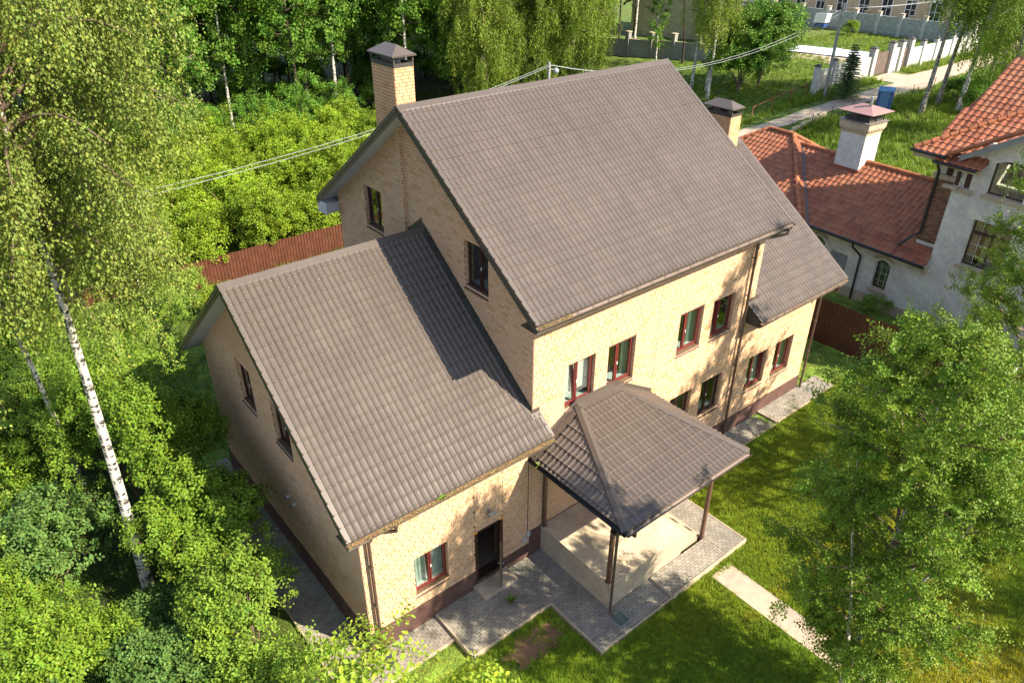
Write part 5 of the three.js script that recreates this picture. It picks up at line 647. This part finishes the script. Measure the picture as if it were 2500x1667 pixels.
const GEO = {
  strandNear: [1, 2, 3].map((s) => strand(s, 44, 0.058, Y1, 1.25, true)), strandFar: [4, 5].map((s) => strand(s, 40, 0.13, [0.22, 0.31, 0.032], 1.9)), strandDark: [6, 7].map((s) => strand(s, 40, 0.13, D1, 1.9)),
  birchNear: [8, 9, 10].map((s) => spray(s, 46, 0.064, 0.42, [0.19, 0.29, 0.026], 0.5, true, false)), broad: [11, 12, 13].map((s) => spray(s, 30, 0.095, 0.3, Y2, 0.42, true, true)), round: [14, 15].map((s) => spray(s, 30, 0.075, 0.46, [0.15, 0.27, 0.06], 0.42, true, true)), lilac: [16, 17].map((s) => spray(s, 32, 0.075, 0.36, [0.21, 0.34, 0.04], 0.36, true, true)),
  big: [18, 19].map((s) => spray(s, 22, 0.12, 0.3, [0.27, 0.38, 0.035], 0.5, true, true)), thicket: [20, 21, 22].map((s) => spray(s, 34, 0.13, 0.34, [0.25, 0.36, 0.022], 0.6)), thicketG: [23, 24].map((s) => spray(s, 34, 0.13, 0.36, [0.14, 0.28, 0.028], 0.6)), dark: [25, 26].map((s) => spray(s, 34, 0.17, 0.4, G2, 0.8)), wood: [27, 28].map((s) => spray(s, 30, 0.24, 0.4, [0.14, 0.27, 0.028], 1.2)),
};
function crownPart(parent, name, geos, mats, mat = LEAF, cols) { // mats: list of Matrix4; split over the variants, all instanced
  [geos[mats.length % geos.length]].forEach((g, k) => { const l = mats; if (!l.length) return; const im = new THREE.InstancedMesh(g, mat, l.length), c = new THREE.Color(), r = rng(l.length + k); l.forEach((m, i) => { im.setMatrixAt(i, m.m); const b = m.b * (0.82 + 0.36 * r()), y = m.y || 0; c.setRGB(b * (1 + y), b, b * (1 - y)); im.setColorAt(i, c); }); im.name = name; im.userData.kind = 'stuff'; parent.add(im); });
}
const birchBark = (() => { const r = rng(3), marks = []; for (let i = 0; i < 90; i++) marks.push([r(), r(), 0.04 + 0.16 * r(), 0.004 + 0.012 * r(), 0.4 + 0.6 * r()]); return tex(512, (u, v) => { const n = fbm(u * 10, v * 24, 4, 10), p = fbm(u * 4 + 9, v * 9, 5, 4); let k = 0.86 + 0.14 * (n - 0.5), dk = 0; for (const [a, b, w, h, s] of marks) { let du = abs(u - a); du = min(du, 1 - du); let dv = abs(v - b); dv = min(dv, 1 - dv); const e = (du / w) ** 2 + ((dv - 0.006 * sin(u * 30)) / h) ** 2; if (e < 1) dk = max(dk, s * min(1, (1 - e) * 3)); } if (p > 0.66) dk = max(dk, min(1, (p - 0.66) * 9)); k = k * (1 - dk) + 0.07 * dk; return [k, k * 0.975, k * 0.93]; }, true, 1); })();
birchBark.repeat.set(1, 0.5);
const darkBark = tex(256, (u, v) => { const n = fbm(u * 16, v * 4, 4, 16); const k = 0.24 + 0.3 * (n - 0.5); return [k, k * 0.85, k * 0.7]; }, true, 1);
const MB = { birch: mat([0.82, 0.81, 0.78], { rough: 0.8, map: birchBark }), dark: mat([0.6, 0.6, 0.55], { rough: 0.95, map: darkBark }), mid: mat([0.42, 0.4, 0.36], { rough: 0.9, map: birchBark }), twig: mat([0.16, 0.115, 0.08], { rough: 0.9 }) };
function curveTrunk(h, lean, wig, seed, y0 = -0.3) { const r = rng(seed), n = max(8, ceil(h * 1.2)), p = [], a = r() * 6, b = r() * 6; for (let i = 0; i <= n; i++) { const f = i / n; p.push(V(lean[0] * f + wig * sin(f * 5 + a) * f, y0 + (h - y0) * f, lean[1] * f + wig * sin(f * 4 + b) * f)); } return p; }
const along = (p, f) => { const q = max(0, min(0.9999, f)) * (p.length - 1), i = floor(q); return p[i].clone().lerp(p[i + 1], q - i); };
// A tree: trunk, limbs, crown of instanced twigs.
function tree(o) {
  const r = rng(o.seed), t = thing(o.name, o.label, 'tree', [o.x, H(o.x), o.z], 0, o.group), path = curveTrunk(o.h, o.lean || [0, 0], o.wig ?? 0.25, o.seed), n = path.length;
  const tr = path.map((_, i) => max(0.015, o.tr * (1 - 0.93 * (i / (n - 1)) ** 0.9) * (i < 2 ? 1.15 : 1))); const tg = [tube(path, tr, o.seg || 10)]; for (const [a, b, hh, w] of o.stems || []) { const p2 = curveTrunk(hh, [a, b], 0.25, o.seed + hh * 7); tg.push(tube(p2, p2.map((_, i) => max(0.015, w * (1 - 0.93 * i / (p2.length - 1)))), 8)); } add('trunk', tg, o.bark || MB.birch, t);
  const mats = [], limbs = [], up = V(0, 1, 0), q = new THREE.Quaternion(), q2 = new THREE.Quaternion(), add1 = (p, dir, s, b) => { if (o.hang) q.setFromAxisAngle(up, r() * 6.28).multiply(q2.setFromAxisAngle(V(cos(r() * 6), 0, sin(r() * 6)), (r() - 0.5) * 0.45)); else q.setFromUnitVectors(up, dir).multiply(q2.setFromAxisAngle(up, r() * 6.28)); mats.push({ m: new THREE.Matrix4().compose(p, q, V(s, s, s)), b, y: (r() - 0.5) * 0.16 }); };
  for (let i = 0; i < o.limbs; i++) {
    const f = o.base + (0.985 - o.base) * ((i + r()) / o.limbs), g = (f - o.base) / (1 - o.base), prof = o.prof ? o.prof(g) : Math.pow(sin(PI * (0.16 + 0.8 * g)), 0.8), a = i * 2.39996 + r() * 0.8, R = o.r * prof * (0.65 + 0.5 * r()) * (o.skew ? 1 + o.skew[2] * cos(a - o.skew[0]) : 1), s = along(path, f), rise = (o.rise ?? 0.45) * R * (0.6 + 0.7 * r()), e = s.clone().add(V(cos(a) * R, rise - (o.droop || 0) * R * 0.3, sin(a) * R)), mid = s.clone().lerp(e, 0.5).add(V(0, R * (0.16 + (o.droop || 0) * 0.2), 0));
    if (o.keep && !o.keep(o.x + e.x, H(o.x) + e.y, o.z + e.z)) continue; const L = []; for (let k = 0; k <= 5; k++) { const w = k / 5; L.push(s.clone().multiplyScalar((1 - w) * (1 - w)).addScaledVector(mid, 2 * w * (1 - w)).addScaledVector(e, w * w)); }
    const r0 = max(0.012, min(o.tr * 0.42, R * 0.022 * (1.2 - 0.6 * g))); limbs.push(tube(L, L.map((_, k) => r0 * (1 - 0.85 * k / 5)), 5, false));
    const m = max(2, round(o.per * (0.5 + 0.5 * prof) * (0.6 + 0.8 * r())));
    for (let k = 0; k < m; k++) { const w = Math.pow(r(), 0.65) * 0.95 + 0.08, p = along(L, w), sc = (o.spread ?? 0.35) * (0.5 + 0.7 * w); p.add(V(gauss(r) * sc, gauss(r) * sc * 0.7 + (o.hang ? 0.1 : 0), gauss(r) * sc)); if (o.keep && !o.keep(o.x + p.x, H(o.x) + p.y, o.z + p.z)) continue; const dir = e.clone().sub(s).normalize().multiplyScalar(0.7).add(randDir(r).multiplyScalar(0.8)).add(V(0, o.up ?? 0.4, 0)).normalize(); add1(p, dir, (o.size || 1) * (0.7 + 0.6 * r()), 1); }
  }
  if (limbs.length) { const lm = merge(limbs); add('branch', lm, o.limbMat || MB.twig, t); }
  crownPart(t, 'crown', o.geo, mats, o.mat || LEAF); return t;
}
// A bush: several stems, twigs over a lobed outline.
function bush(o) {
  const r = rng(o.seed), t = thing(o.name || 'leafy_shrub', o.label, o.cat || 'shrub', [o.x, H(o.x), o.z], 0, o.group), mats = [], up = V(0, 1, 0), q = new THREE.Quaternion(), q2 = new THREE.Quaternion(), stems = [];
  const lob = []; for (let i = 0; i < (o.lobes || 14); i++) { const d = randDir(r); d.y = abs(d.y) * 0.9 + 0.05; const k = 0.55 + 0.35 * r(); lob.push([V(d.x * o.r * k, o.h * ((o.low ?? 0.34) + (0.84 - (o.low ?? 0.34)) * d.y * k), d.z * o.r * k), (0.3 + 0.28 * r()) * min(o.r, o.h * 0.5)]); }
  for (const [c] of lob) { const p = []; for (let k = 0; k <= 4; k++) { const w = k / 4; p.push(V(c.x * w * w + 0.2 * sin(c.x * 9) * w, c.y * w, c.z * w * w)); } stems.push(tube(p, p.map((_, k) => (o.sr || 0.035) * (1 - 0.8 * k / 4)), 5, false)); }
  add('stem', stems, MB.twig, t);
  for (let i = 0; i < o.n; i++) { const [c, R] = lob[floor(r() * lob.length)], d = randDir(r); if (d.y < -0.35) d.y *= -1; const p = c.clone().addScaledVector(d, R * Math.pow(r(), 0.35)); p.y = max(0.1, p.y); const dir = d.clone().multiplyScalar(0.9).add(V(0, o.up ?? 0.65, 0)).add(randDir(r).multiplyScalar(0.55)).normalize(); q.setFromUnitVectors(up, dir).multiply(q2.setFromAxisAngle(up, r() * 6.28)); const s = (o.size || 1) * (0.7 + 0.6 * r()); mats.push({ m: new THREE.Matrix4().compose(p, q, V(s, s, s)), b: o.b || 1, y: (r() - 0.5) * 0.14 }); }
  crownPart(t, o.crown || 'foliage', o.geo, mats); return t;
}
// birches left of the house
const hangProf = (g) => 0.35 + 0.75 * sin(PI * min(1, 0.12 + 0.85 * g));
tree({ name: 'weeping_birch', label: 'big weeping birch with bare white trunk standing left of the house', x: -4.45, z: -6.35, h: 22, tr: 0.185, lean: [0.6, 0.9], wig: 0.12, base: 0.49, limbs: 100, r: 3.4, per: 60, keep: (x, y, z) => { const dx = x + 4.2, dz = z + 6.1; return !(y < 12.4 && abs(dx * 0.775 + dz * 0.632) < 1.0 && dz - dx > -0.3); }, geo: GEO.strandNear, hang: true, droop: 1, rise: 0.4, spread: 0.42, size: 1.05, seed: 101, prof: hangProf });
tree({ name: 'weeping_birch', label: 'near weeping birch whose hanging twigs fill the upper left corner', x: -9.0, z: -1.6, h: 21, tr: 0.18, lean: [0.3, 0.6], base: 0.48, limbs: 80, r: 2.9, per: 54, geo: GEO.strandNear, hang: true, droop: 1, rise: 0.4, spread: 0.42, size: 1.0, seed: 102, prof: hangProf });
tree({ name: 'weeping_birch', label: 'slender birch with thin white trunk just behind the big weeping birch', x: -4.9, z: -11.2, h: 19, tr: 0.12, lean: [-0.4, 0.5], base: 0.45, limbs: 64, r: 2.8, per: 34, geo: GEO.strandNear, hang: true, droop: 1, rise: 0.5, spread: 0.42, seed: 103, prof: hangProf });
tree({ name: 'weeping_birch', label: 'birch with dark leaning trunk low at the left edge', x: -8.2, z: -9.5, h: 20, tr: 0.15, lean: [-1.2, -1], base: 0.4, limbs: 60, r: 2.8, per: 34, geo: GEO.strandNear, hang: true, droop: 1, rise: 0.5, spread: 0.42, seed: 104, bark: MB.mid, prof: hangProf });
// birches on the lawn at the right
tree({ name: 'garden_birch', label: 'many stemmed birch on the lawn beside the concrete garden path', x: 9.35, z: 9.4, h: 11.4, tr: 0.12, lean: [-0.3, -0.3], stems: [[1.3, 0.6, 9.5, 0.09], [0.6, 1.2, 9, 0.08], [-1.0, -0.9, 8.4, 0.075]], base: 0.1, limbs: 100, r: 2.75, per: 32, keep: (x, y, z) => !(y > 4 && x > 6.0 + 0.656 * (y - 4.5) && z < 4.4 + 0.947 * (y - 4.5) && z > 0.947 * (y - 4.5) - 0.5), geo: GEO.birchNear, rise: 0.62, spread: 0.36, up: 0.2, seed: 111, prof: (g) => Math.pow(sin(PI * (0.2 + 0.76 * g)), 0.7) * min(1, 0.55 + 1.3 * g) });
tree({ name: 'garden_birch', label: 'tall birch at the right edge with dark boughs before the villa', x: 19.8, z: 8.0, h: 15.6, tr: 0.16, lean: [0.3, 0.2], base: 0.16, limbs: 84, r: 3.7, per: 32, geo: GEO.birchNear, prof: (g) => 0.12 + 0.88 * Math.pow(1 - g, 0.75), keep: (x, y) => !(y > 10.5 && x > 20.4), rise: 0.5, spread: 0.36, up: 0.2, seed: 114 });
// shrubs left of the house
const SH = [[-2.6, -2.2, 4.4, 1.5, 'lilac', 620], [-3.3, 0.6, 3.2, 1.5, 'lilac', 600], [-2.6, -5.2, 6.0, 1.5, 'broad', 900], [-3.0, -8.2, 7.2, 1.9, 'broad', 1000], [-3.4, -11.2, 7.6, 2.1, 'broad', 1000], [-5.2, -4.2, 1.7, 1.6, 'round', 520], [-5.3, -1.6, 2.9, 1.7, 'round', 700], [-5.6, 1.0, 3.2, 1.7, 'lilac', 560], [-7.6, -3.6, 3.6, 1.8, 'broad', 640], [-7.6, -0.4, 3.8, 1.7, 'round', 600], [-8.6, -6.0, 4.6, 2.0, 'broad', 640], [-6.6, -8.4, 4.4, 1.9, 'round', 640], [-5.0, -13.4, 7.0, 2.2, 'lilac', 900], [-7.6, -12.6, 4.6, 2.2, 'broad', 640], [-2.4, -15.6, 6.8, 2.2, 'lilac', 900], [-5.4, -17.6, 6.4, 2.4, 'broad', 800], [-1.0, -19.2, 5.2, 2.1, 'lilac', 760], [-3.6, -22, 4.6, 2.2, 'lilac', 700], [-7.4, -21, 5, 2.4, 'broad', 640], [1.2, -22.4, 3.0, 1.7, 'lilac', 480], [-9.5, -15.5, 4.6, 2.4, 'broad', 560], [-8.2, 2.0, 3.2, 1.8, 'broad', 560]];
const SHL = { lilac: ['fine leaved green shrub in the bank left of the house', 'fine leaved shrubs left of the house'], broad: ['glossy broad leaved shrub in the bank left of the house', 'broad leaved shrubs left of the house'], round: ['blue green round leaved aspen shrub left of the house', 'round leaved shrubs left of the house'] };
SH.forEach(([x, z, h, r, k, n], i) => bush({ label: SHL[k][0], group: SHL[k][1], x, z, h, r, n, geo: GEO[k], seed: 200 + i, lobes: 16 }));
tree({ name: 'garden_birch', label: 'birch outside the lower right corner shading the lawn', x: 20.6, z: 20.0, h: 11, tr: 0.12, base: 0.2, limbs: 40, r: 2.6, per: 16, geo: GEO.birchNear, rise: 0.6, seed: 116 });
bush({ label: 'bright large leaved young tree top at the bottom edge before the low wing', name: 'young_tree', cat: 'tree', x: -2.2, z: 4.0, h: 6.7, r: 2.0, n: 190, geo: GEO.big, seed: 231, lobes: 12, up: 0.9 }); bush({ label: 'bright sapling at the bottom edge just right of the large leaved tree', name: 'young_tree', cat: 'tree', x: 0.1, z: 4.8, h: 5.2, r: 1.0, n: 80, geo: GEO.big, seed: 232, lobes: 8, up: 0.9 });
bush({ label: 'low bright shrub at the foot of the brown back fence', x: 2.6, z: -25.2, h: 2.2, r: 1.8, n: 360, geo: GEO.lilac, seed: 233 }); bush({ label: 'small pale green shrub between the back fence and low roof ridge', x: 4.6, z: -22.6, h: 1.7, r: 1.4, n: 260, geo: GEO.big, seed: 234 });
// thicket beyond the back fence
{ const r = rng(41), L = []; for (let i = 0; i < 66; i++) { const row = i % 5, x = -10 + (i / 66) * 34 + (r() - 0.5) * 2, z = -28.7 - row * 3.7 - r() * 1.6; L.push([x, z, 3.6 + row * 0.8 + r() * 1.8, 1.9 + r() * 0.6, row]); }
  L.forEach(([x, z, h, rr, row], i) => bush({ label: row < 4 ? 'bright yellow green bush in the thicket behind the back fence' : 'deeper green bush at the rear of the thicket', group: row < 4 ? 'bright bushes of the thicket' : 'deeper green bushes of the thicket', x, z, h, r: rr, n: 300, low: 0.16, lobes: 18, geo: row < 4 ? GEO.thicket : GEO.thicketG, seed: 300 + i, sr: 0.05, b: 0.85 + 0.3 * r() }));
}
// the dark wood behind
{ const r = rng(51); for (let i = 0; i < 120; i++) { const x = -8 + (i % 30) * 2.6 + (r() - 0.5) * 2.4, z = -50 - 0.1 * max(0, 40 - x) - floor(i / 30) * 7 - r() * 7, wh = r() < 0.5, h = 17 + r() * 6; tree({ name: wh ? 'wood_birch' : 'wood_tree', label: wh ? 'birch with white trunk in the shady wood behind the house' : 'dark trunked tree in the shady wood behind the house', group: wh ? 'white trunked trees of the wood' : 'dark trunked trees of the wood', x, z, h, tr: 0.13 + 0.07 * r(), lean: [(r() - 0.5) * 1.4, (r() - 0.5) * 1.2], base: 0.16 + 0.2 * r(), limbs: 34, r: 2.5, per: 9, geo: GEO.wood, rise: 0.3, spread: 0.7, seed: 400 + i, bark: wh ? MB.birch : MB.dark, seg: 7 }); }
  for (let i = 0; i < 48; i++) { const x = -4 + i * 1.3 + r() * 2, z = -46 - r() * 30; bush({ label: 'shady undergrowth bush among the trunks of the wood', group: 'undergrowth of the wood', x, z, h: 2 + 2 * r(), r: 1.7, n: 90, geo: GEO.dark, seed: 500 + i }); }
}
// weeping birches above the roof ridge
[[46.0, -46.0, 17, 'far weeping birch hanging just left of the roof lamp pole'], [51.9, -50.2, 19, 'tall weeping birch rising right behind the roof lamp pole'], [54.6, -47.2, 18, 'weeping birch with thick white trunk above the roof ridge'], [42.2, -49.5, 16, 'weeping birch nearest the wood above the middle of the ridge'], [49.0, -44.2, 13, 'low weeping birch with bright drapery just above the ridge'], [39.5, -46.5, 14, 'weeping birch above the left half of the ridge']].forEach(([x, z, h, label], i) => tree({ name: 'hanging_birch', label, x, z, h, tr: 0.24, base: 0.16, limbs: 60, r: i === 2 ? 3.0 : 3.8, per: 26, geo: GEO.strandFar, hang: true, droop: 1, rise: 0.5, spread: 0.6, size: 0.95, seed: 600 + i, prof: (g) => 0.6 + 0.5 * sin(PI * g) }));
[[56.4, -34.7, 15, 'white trunked birch nearest the top right roof corner'], [56.6, -33.0, 14, 'middle one of three white birches beside the dark tree'], [55.0, -31.6, 14, 'leaning white birch next to the round dark tree']].forEach(([x, z, h, label], i) => tree({ name: 'hanging_birch', label, x, z, h, tr: 0.17, lean: [0.6, 0.1], base: 0.36, limbs: 34, r: 2.5, per: 11, geo: GEO.strandFar, hang: true, droop: 1, rise: 0.5, spread: 0.5, size: 0.8, seed: 620 + i }));
tree({ name: 'young_birch', label: 'young birch growing in front of the grey block wall', x: 60.6, z: -43.2, h: 8, tr: 0.09, base: 0.2, limbs: 24, r: 1.3, per: 8, geo: GEO.dark, size: 0.6, spread: 0.3, seed: 631 }); tree({ name: 'curved_tree', label: 'bare curved brown trunk in front of the cream house', x: 62.4, z: -41.0, h: 12, tr: 0.12, wig: 0.7, base: 0.55, limbs: 24, r: 2, per: 8, geo: GEO.thicketG, spread: 0.4, seed: 632, bark: MB.dark });
bush({ label: 'large round dark tree left of the white fence', name: 'round_tree', cat: 'tree', crown: 'crown', x: 60.2, z: -29.6, h: 8.2, r: 3.5, n: 900, geo: GEO.dark, seed: 641, lobes: 26, sr: 0.09 }); bush({ label: 'dark bushy tree touching the round tree at its left side', name: 'round_tree', cat: 'tree', crown: 'crown', x: 57.8, z: -30.2, h: 5.6, r: 2.6, n: 480, geo: GEO.dark, seed: 642, lobes: 18, sr: 0.08 });
bush({ label: 'green bush inside the walled yard behind the round tree', x: 78, z: -44, h: 6, r: 4, n: 420, geo: GEO.thicketG, seed: 643, lobes: 18 }); bush({ label: 'small bush by the foot of the pale panel fence', x: 94.5, z: -39.5, h: 1.6, r: 0.9, n: 60, geo: GEO.thicket, seed: 644 });
[[61.3, -14.3, 16, 'dark trunked birch nearest the blue toilet cabin', [1.2, 0.2]], [64.3, -14.4, 16, 'second dark trunked birch right of the toilet cabin', [1.6, 0.4]], [63.5, -12.3, 17, 'heavy birch with hanging boughs next to the villa roof', [0.6, 0.6]], [67, -9.5, 17, 'dark birch behind the upper villa roof slope', [0, 0]], [70, -13, 17, 'far dark birch filling the top right corner', [0, 0]], [60, -8, 15, 'dark birch just behind the villa roof edge', [0.4, 0]]].forEach(([x, z, h, label, lean], i) => tree({ name: 'roadside_birch', label, x, z, h, tr: 0.22, lean, base: i < 2 ? 0.52 : 0.26, limbs: 46, r: 3.2, per: 14, geo: GEO.strandDark, hang: true, droop: 1, rise: 0.5, spread: 0.6, size: 0.9, seed: 650 + i, bark: i === 2 ? MB.birch : MB.mid }));
[[66, -13.5, 2.2], [68.5, -12.6, 2.4], [64, -10.8, 1.8]].forEach(([x, z, h], i) => bush({ label: ['low bush at the foot of the second roadside birch', 'low bush rightmost below the roadside birches', 'low bush nearest the villa below the birches'][i], x, z, h, r: 1.5, n: 150, geo: GEO.thicketG, seed: 660 + i }));
bush({ label: 'bright leafy bush on the meadow beside the villa roof corner', x: 44, z: -9.2, h: 1.6, r: 1.6, n: 200, geo: GEO.thicket, seed: 664 });
bush({ label: 'low dark flowering bush along the villa plinth', x: 30.6, z: -1.2, h: 0.9, r: 0.9, n: 160, geo: GEO.lilac, seed: 665, size: 0.6 }); bush({ label: 'second low dark bush along the villa plinth nearest the lawn birch', x: 30.2, z: 1.2, h: 0.8, r: 0.9, n: 140, geo: GEO.lilac, seed: 666, size: 0.6 });
{ // young spruce by the road
  const t = thing('young_spruce', 'young spruce with sparse pointed top beside the road', 'tree', [61.2, H(61.2), -21.2]), r = rng(71); add('trunk', tube([V(0, -0.2, 0), V(0, 2.4, 0), V(0, 4.7, 0)], [0.08, 0.05, 0.012], 7), MB.dark, t); const P = [], C = [];
  for (let y = 0.3; y < 4.6; y += 0.2) { const R = 1.65 * (1 - y / 4.75) + 0.08, n = 7; for (let k = 0; k < n; k++) { const a = k * 6.283 / n + y * 3 + r() * 0.5, L = R * (0.75 + 0.4 * r()), d = V(cos(a), 0.1 + 0.25 * (y / 4.6), sin(a)); for (let i = 0; i < 16; i++) { const f = (i + r()) / 16, o = d.clone().multiplyScalar(L * f).add(V(0, y - 0.18 * f * f * L, 0)), s = V(-sin(a), 0, cos(a)), dd = d.clone().multiplyScalar(0.7).addScaledVector(s, (i % 2 ? 1 : -1) * 0.7).normalize(); leafPush(P, C, o, dd, V(0, 1, 0).cross(dd).normalize(), 0.32 * (1.1 - f * 0.5), 0.09, 0.2, leafCol([0.07, 0.14, 0.04], r), false); } } }
  add('needles', finish(P, C), NEEDLE, t); }
// grass: mown tufts on the lawn, tall grass on the meadow
function tuft(seed, n, h, w, base, spread) { const r = rng(seed), P = [], C = []; for (let i = 0; i < n; i++) { const a = r() * 6.283, x = gauss(r) * spread, z = gauss(r) * spread, k = h * (0.6 + 0.7 * r()), l = 0.35 + 0.5 * r(), c = leafCol(base, r, 0.5), A = V(x - w * sin(a), 0, z + w * cos(a)), B = V(x + w * sin(a), 0, z - w * cos(a)), T = V(x + cos(a) * k * l, k, z + sin(a) * k * l); for (const v of [A, B, T]) { P.push(v.x, v.y, v.z); C.push(...c); } } return finish(P, C); }
function grassField(name, geos, n, place, seed, s0, s1) { const r = rng(seed), g = new THREE.Group(), l = []; const im = geos.map((q) => new THREE.InstancedMesh(q, LEAF, ceil(n / geos.length))); const m = new THREE.Matrix4(), q = new THREE.Quaternion(), up = V(0, 1, 0), c = new THREE.Color(); let k = 0, tries = 0; while (k < n && tries++ < n * 6) { const p = place(r); if (!p) continue; const s = (s0 + (s1 - s0) * r()) * (p[3] || 1); m.compose(V(p[0], p[1], p[2]), q.setFromAxisAngle(up, r() * 6.28), V(s, s, s)); const t = im[k % geos.length], i = floor(k / geos.length), v = fbm(p[0] * 0.45 + 60, p[2] * 0.45 + 60, 3); t.setMatrixAt(i, m); const d = (p[4] || 0); const e = 0.72 + 0.56 * r(); c.setRGB((0.82 + 0.5 * v) * (1 + d) * e, (0.85 + 0.25 * v) * (1 + 0.15 * d) * e, 0.9 * e); t.setColorAt(i, c); k++; }
  im.forEach((t, i) => { t.count = floor((k + geos.length - 1 - i) / geos.length); t.name = numbered(name); t.userData.kind = 'stuff'; t.userData.label = name.replace('_', ' ') + ' covering the open ground'; scene.add(t); }); }
const onHard = (x, z) => (x > -1.4 && x < 5.25 && z < 2.02 && z > -12) || (x > 5.1 && x < 12.2 && z < 4.3 && z > -12) || (x > 12 && x < 23.2 && z < 1.1 && z > -12) || (x > 9.98 && x < 10.94 && z > 4.4 + 0.25 * sin(x * 40) && z < 14.5);
const soil = (x, z) => ss(0.9, 0.35, hypot((x - 4.2) / 1.5, (z - 2.75) / 0.75)) + ss(0.9, 0.4, hypot((x - 2.9) / 1.2, (z - 2.9) / 0.7)) * 0.8;
grassField('lawn_grass', [1, 2].map((s) => tuft(s, 12, 0.08, 0.008, [0.25, 0.39, 0.035], 0.06)), 90000, (r) => { const x = -2 + 28 * r(), z = 0.9 + 15 * r(); if (onHard(x, z) || z > 7 + x * 0.45 || x + z * 0.2 > 27) return null; const dry = ss(0.42, 0.62, fbm(x * 0.22 + 5, z * 0.22, 4)) * (x > 9 && z > 6 ? 1 : 0.25); if (r() < soil(x, z) * 0.82 || r() < dry * 0.4) return null; return [x, H(x), z, 1, dry * 0.6]; }, 81, 0.7, 1.3);
grassField('meadow_grass', [3, 4].map((s) => tuft(s, 12, 0.4, 0.022, [0.21, 0.33, 0.026], 0.22)), 26000, (r) => { const x = 32 + 66 * r(), z = -42 + 40 * r(); const road = -20.2 + (x < 62 ? (62 - x) * -0.25 : 0); if (abs(z - road) < 1.9 || (x > 70 && x < 76 && z > -24.5 && z < -18) || (x < 45 && z < -16 + (x - 32)) || (x > 77 && x < 84 && z < -27 && z > -39)) return null; return [x, H(x), z, z < -25 ? 0.55 : 1]; }, 82, 0.6, 1.3);
grassField('wild_grass', [5, 6].map((s) => tuft(s, 12, 0.35, 0.014, [0.13, 0.23, 0.026], 0.2)), 14000, (r) => { const x = -12 + 60 * r(), z = -58 + 62 * r(); if (z > -12.5 && x > -1.5) return null; if (x > 27 && z > -14) return null; return [x, H(x), z, 1]; }, 83, 0.6, 1.2);
{ // bare soil by the paving, small plants
  const P = [], I = [], n = 26; const c0 = [4.0, 2.75]; P.push(c0[0], H(3.7) + 0.035, c0[1]); const r = rng(17); for (let i = 0; i < n; i++) { const a = (i / n) * 6.283, k = 0.6 + 0.65 * r(); P.push(c0[0] + cos(a) * 1.25 * k, H(3.7) + 0.012, c0[1] + sin(a) * 0.55 * k); } for (let i = 0; i < n; i++) I.push(0, 1 + ((i + 1) % n), 1 + i); const g = new THREE.BufferGeometry(); g.setAttribute('position', new THREE.Float32BufferAttribute(P, 3)); g.setIndex(I); g.computeVertexNormals(); const q = g.toNonIndexed(); boxUV(q); const so = struct('bare_soil', q, mat([0.23, 0.14, 0.075], { rough: 1, map: stainTex, bump: grain, bs: 0.01 }));
  const w = thing('paving_weed', 'small green weed growing in the paving beside the open door', 'plant', [4.25, 0.05, 1.15]), rr = rng(5), A = [], B = []; for (let i = 0; i < 16; i++) { const a = rr() * 6.28, d = V(cos(a), 0.7 + rr(), sin(a)).normalize(); leafPush(A, B, V(0, 0, 0), d, V(-sin(a), 0, cos(a)), 0.2 + 0.15 * rr(), 0.03, 0.2, leafCol([0.14, 0.24, 0.03], rr), true); } add('leaf', finish(A, B), LEAF, w);
  const w2 = thing('gutter_weed', 'small bright seedling sprouting from the low wing gutter', 'plant', [2.2, 5.27, 0.76]), w3 = thing('gutter_weed', 'bright seedling sprouting at the porch roof corner by the wall', 'plant', [5.86, 4.26, 0.5]); for (const [o, s] of [[w2, 6], [w3, 9]]) { const r2 = rng(s), A2 = [], B2 = []; for (let i = 0; i < 14; i++) { const a = r2() * 6.28, d = V(cos(a), 0.5 + r2(), sin(a)).normalize(); leafPush(A2, B2, V(gauss(r2) * 0.04, 0, gauss(r2) * 0.03), d, V(-sin(a), 0, cos(a)), 0.1 + 0.08 * r2(), 0.03, 0.2, leafCol([0.22, 0.34, 0.04], r2), true); } add('leaf', finish(A2, B2), LEAF, o); }
}
scene.traverse((o) => { if (o.isMesh) { o.castShadow = true; o.receiveShadow = true; } });
renderer.render(scene, camera);
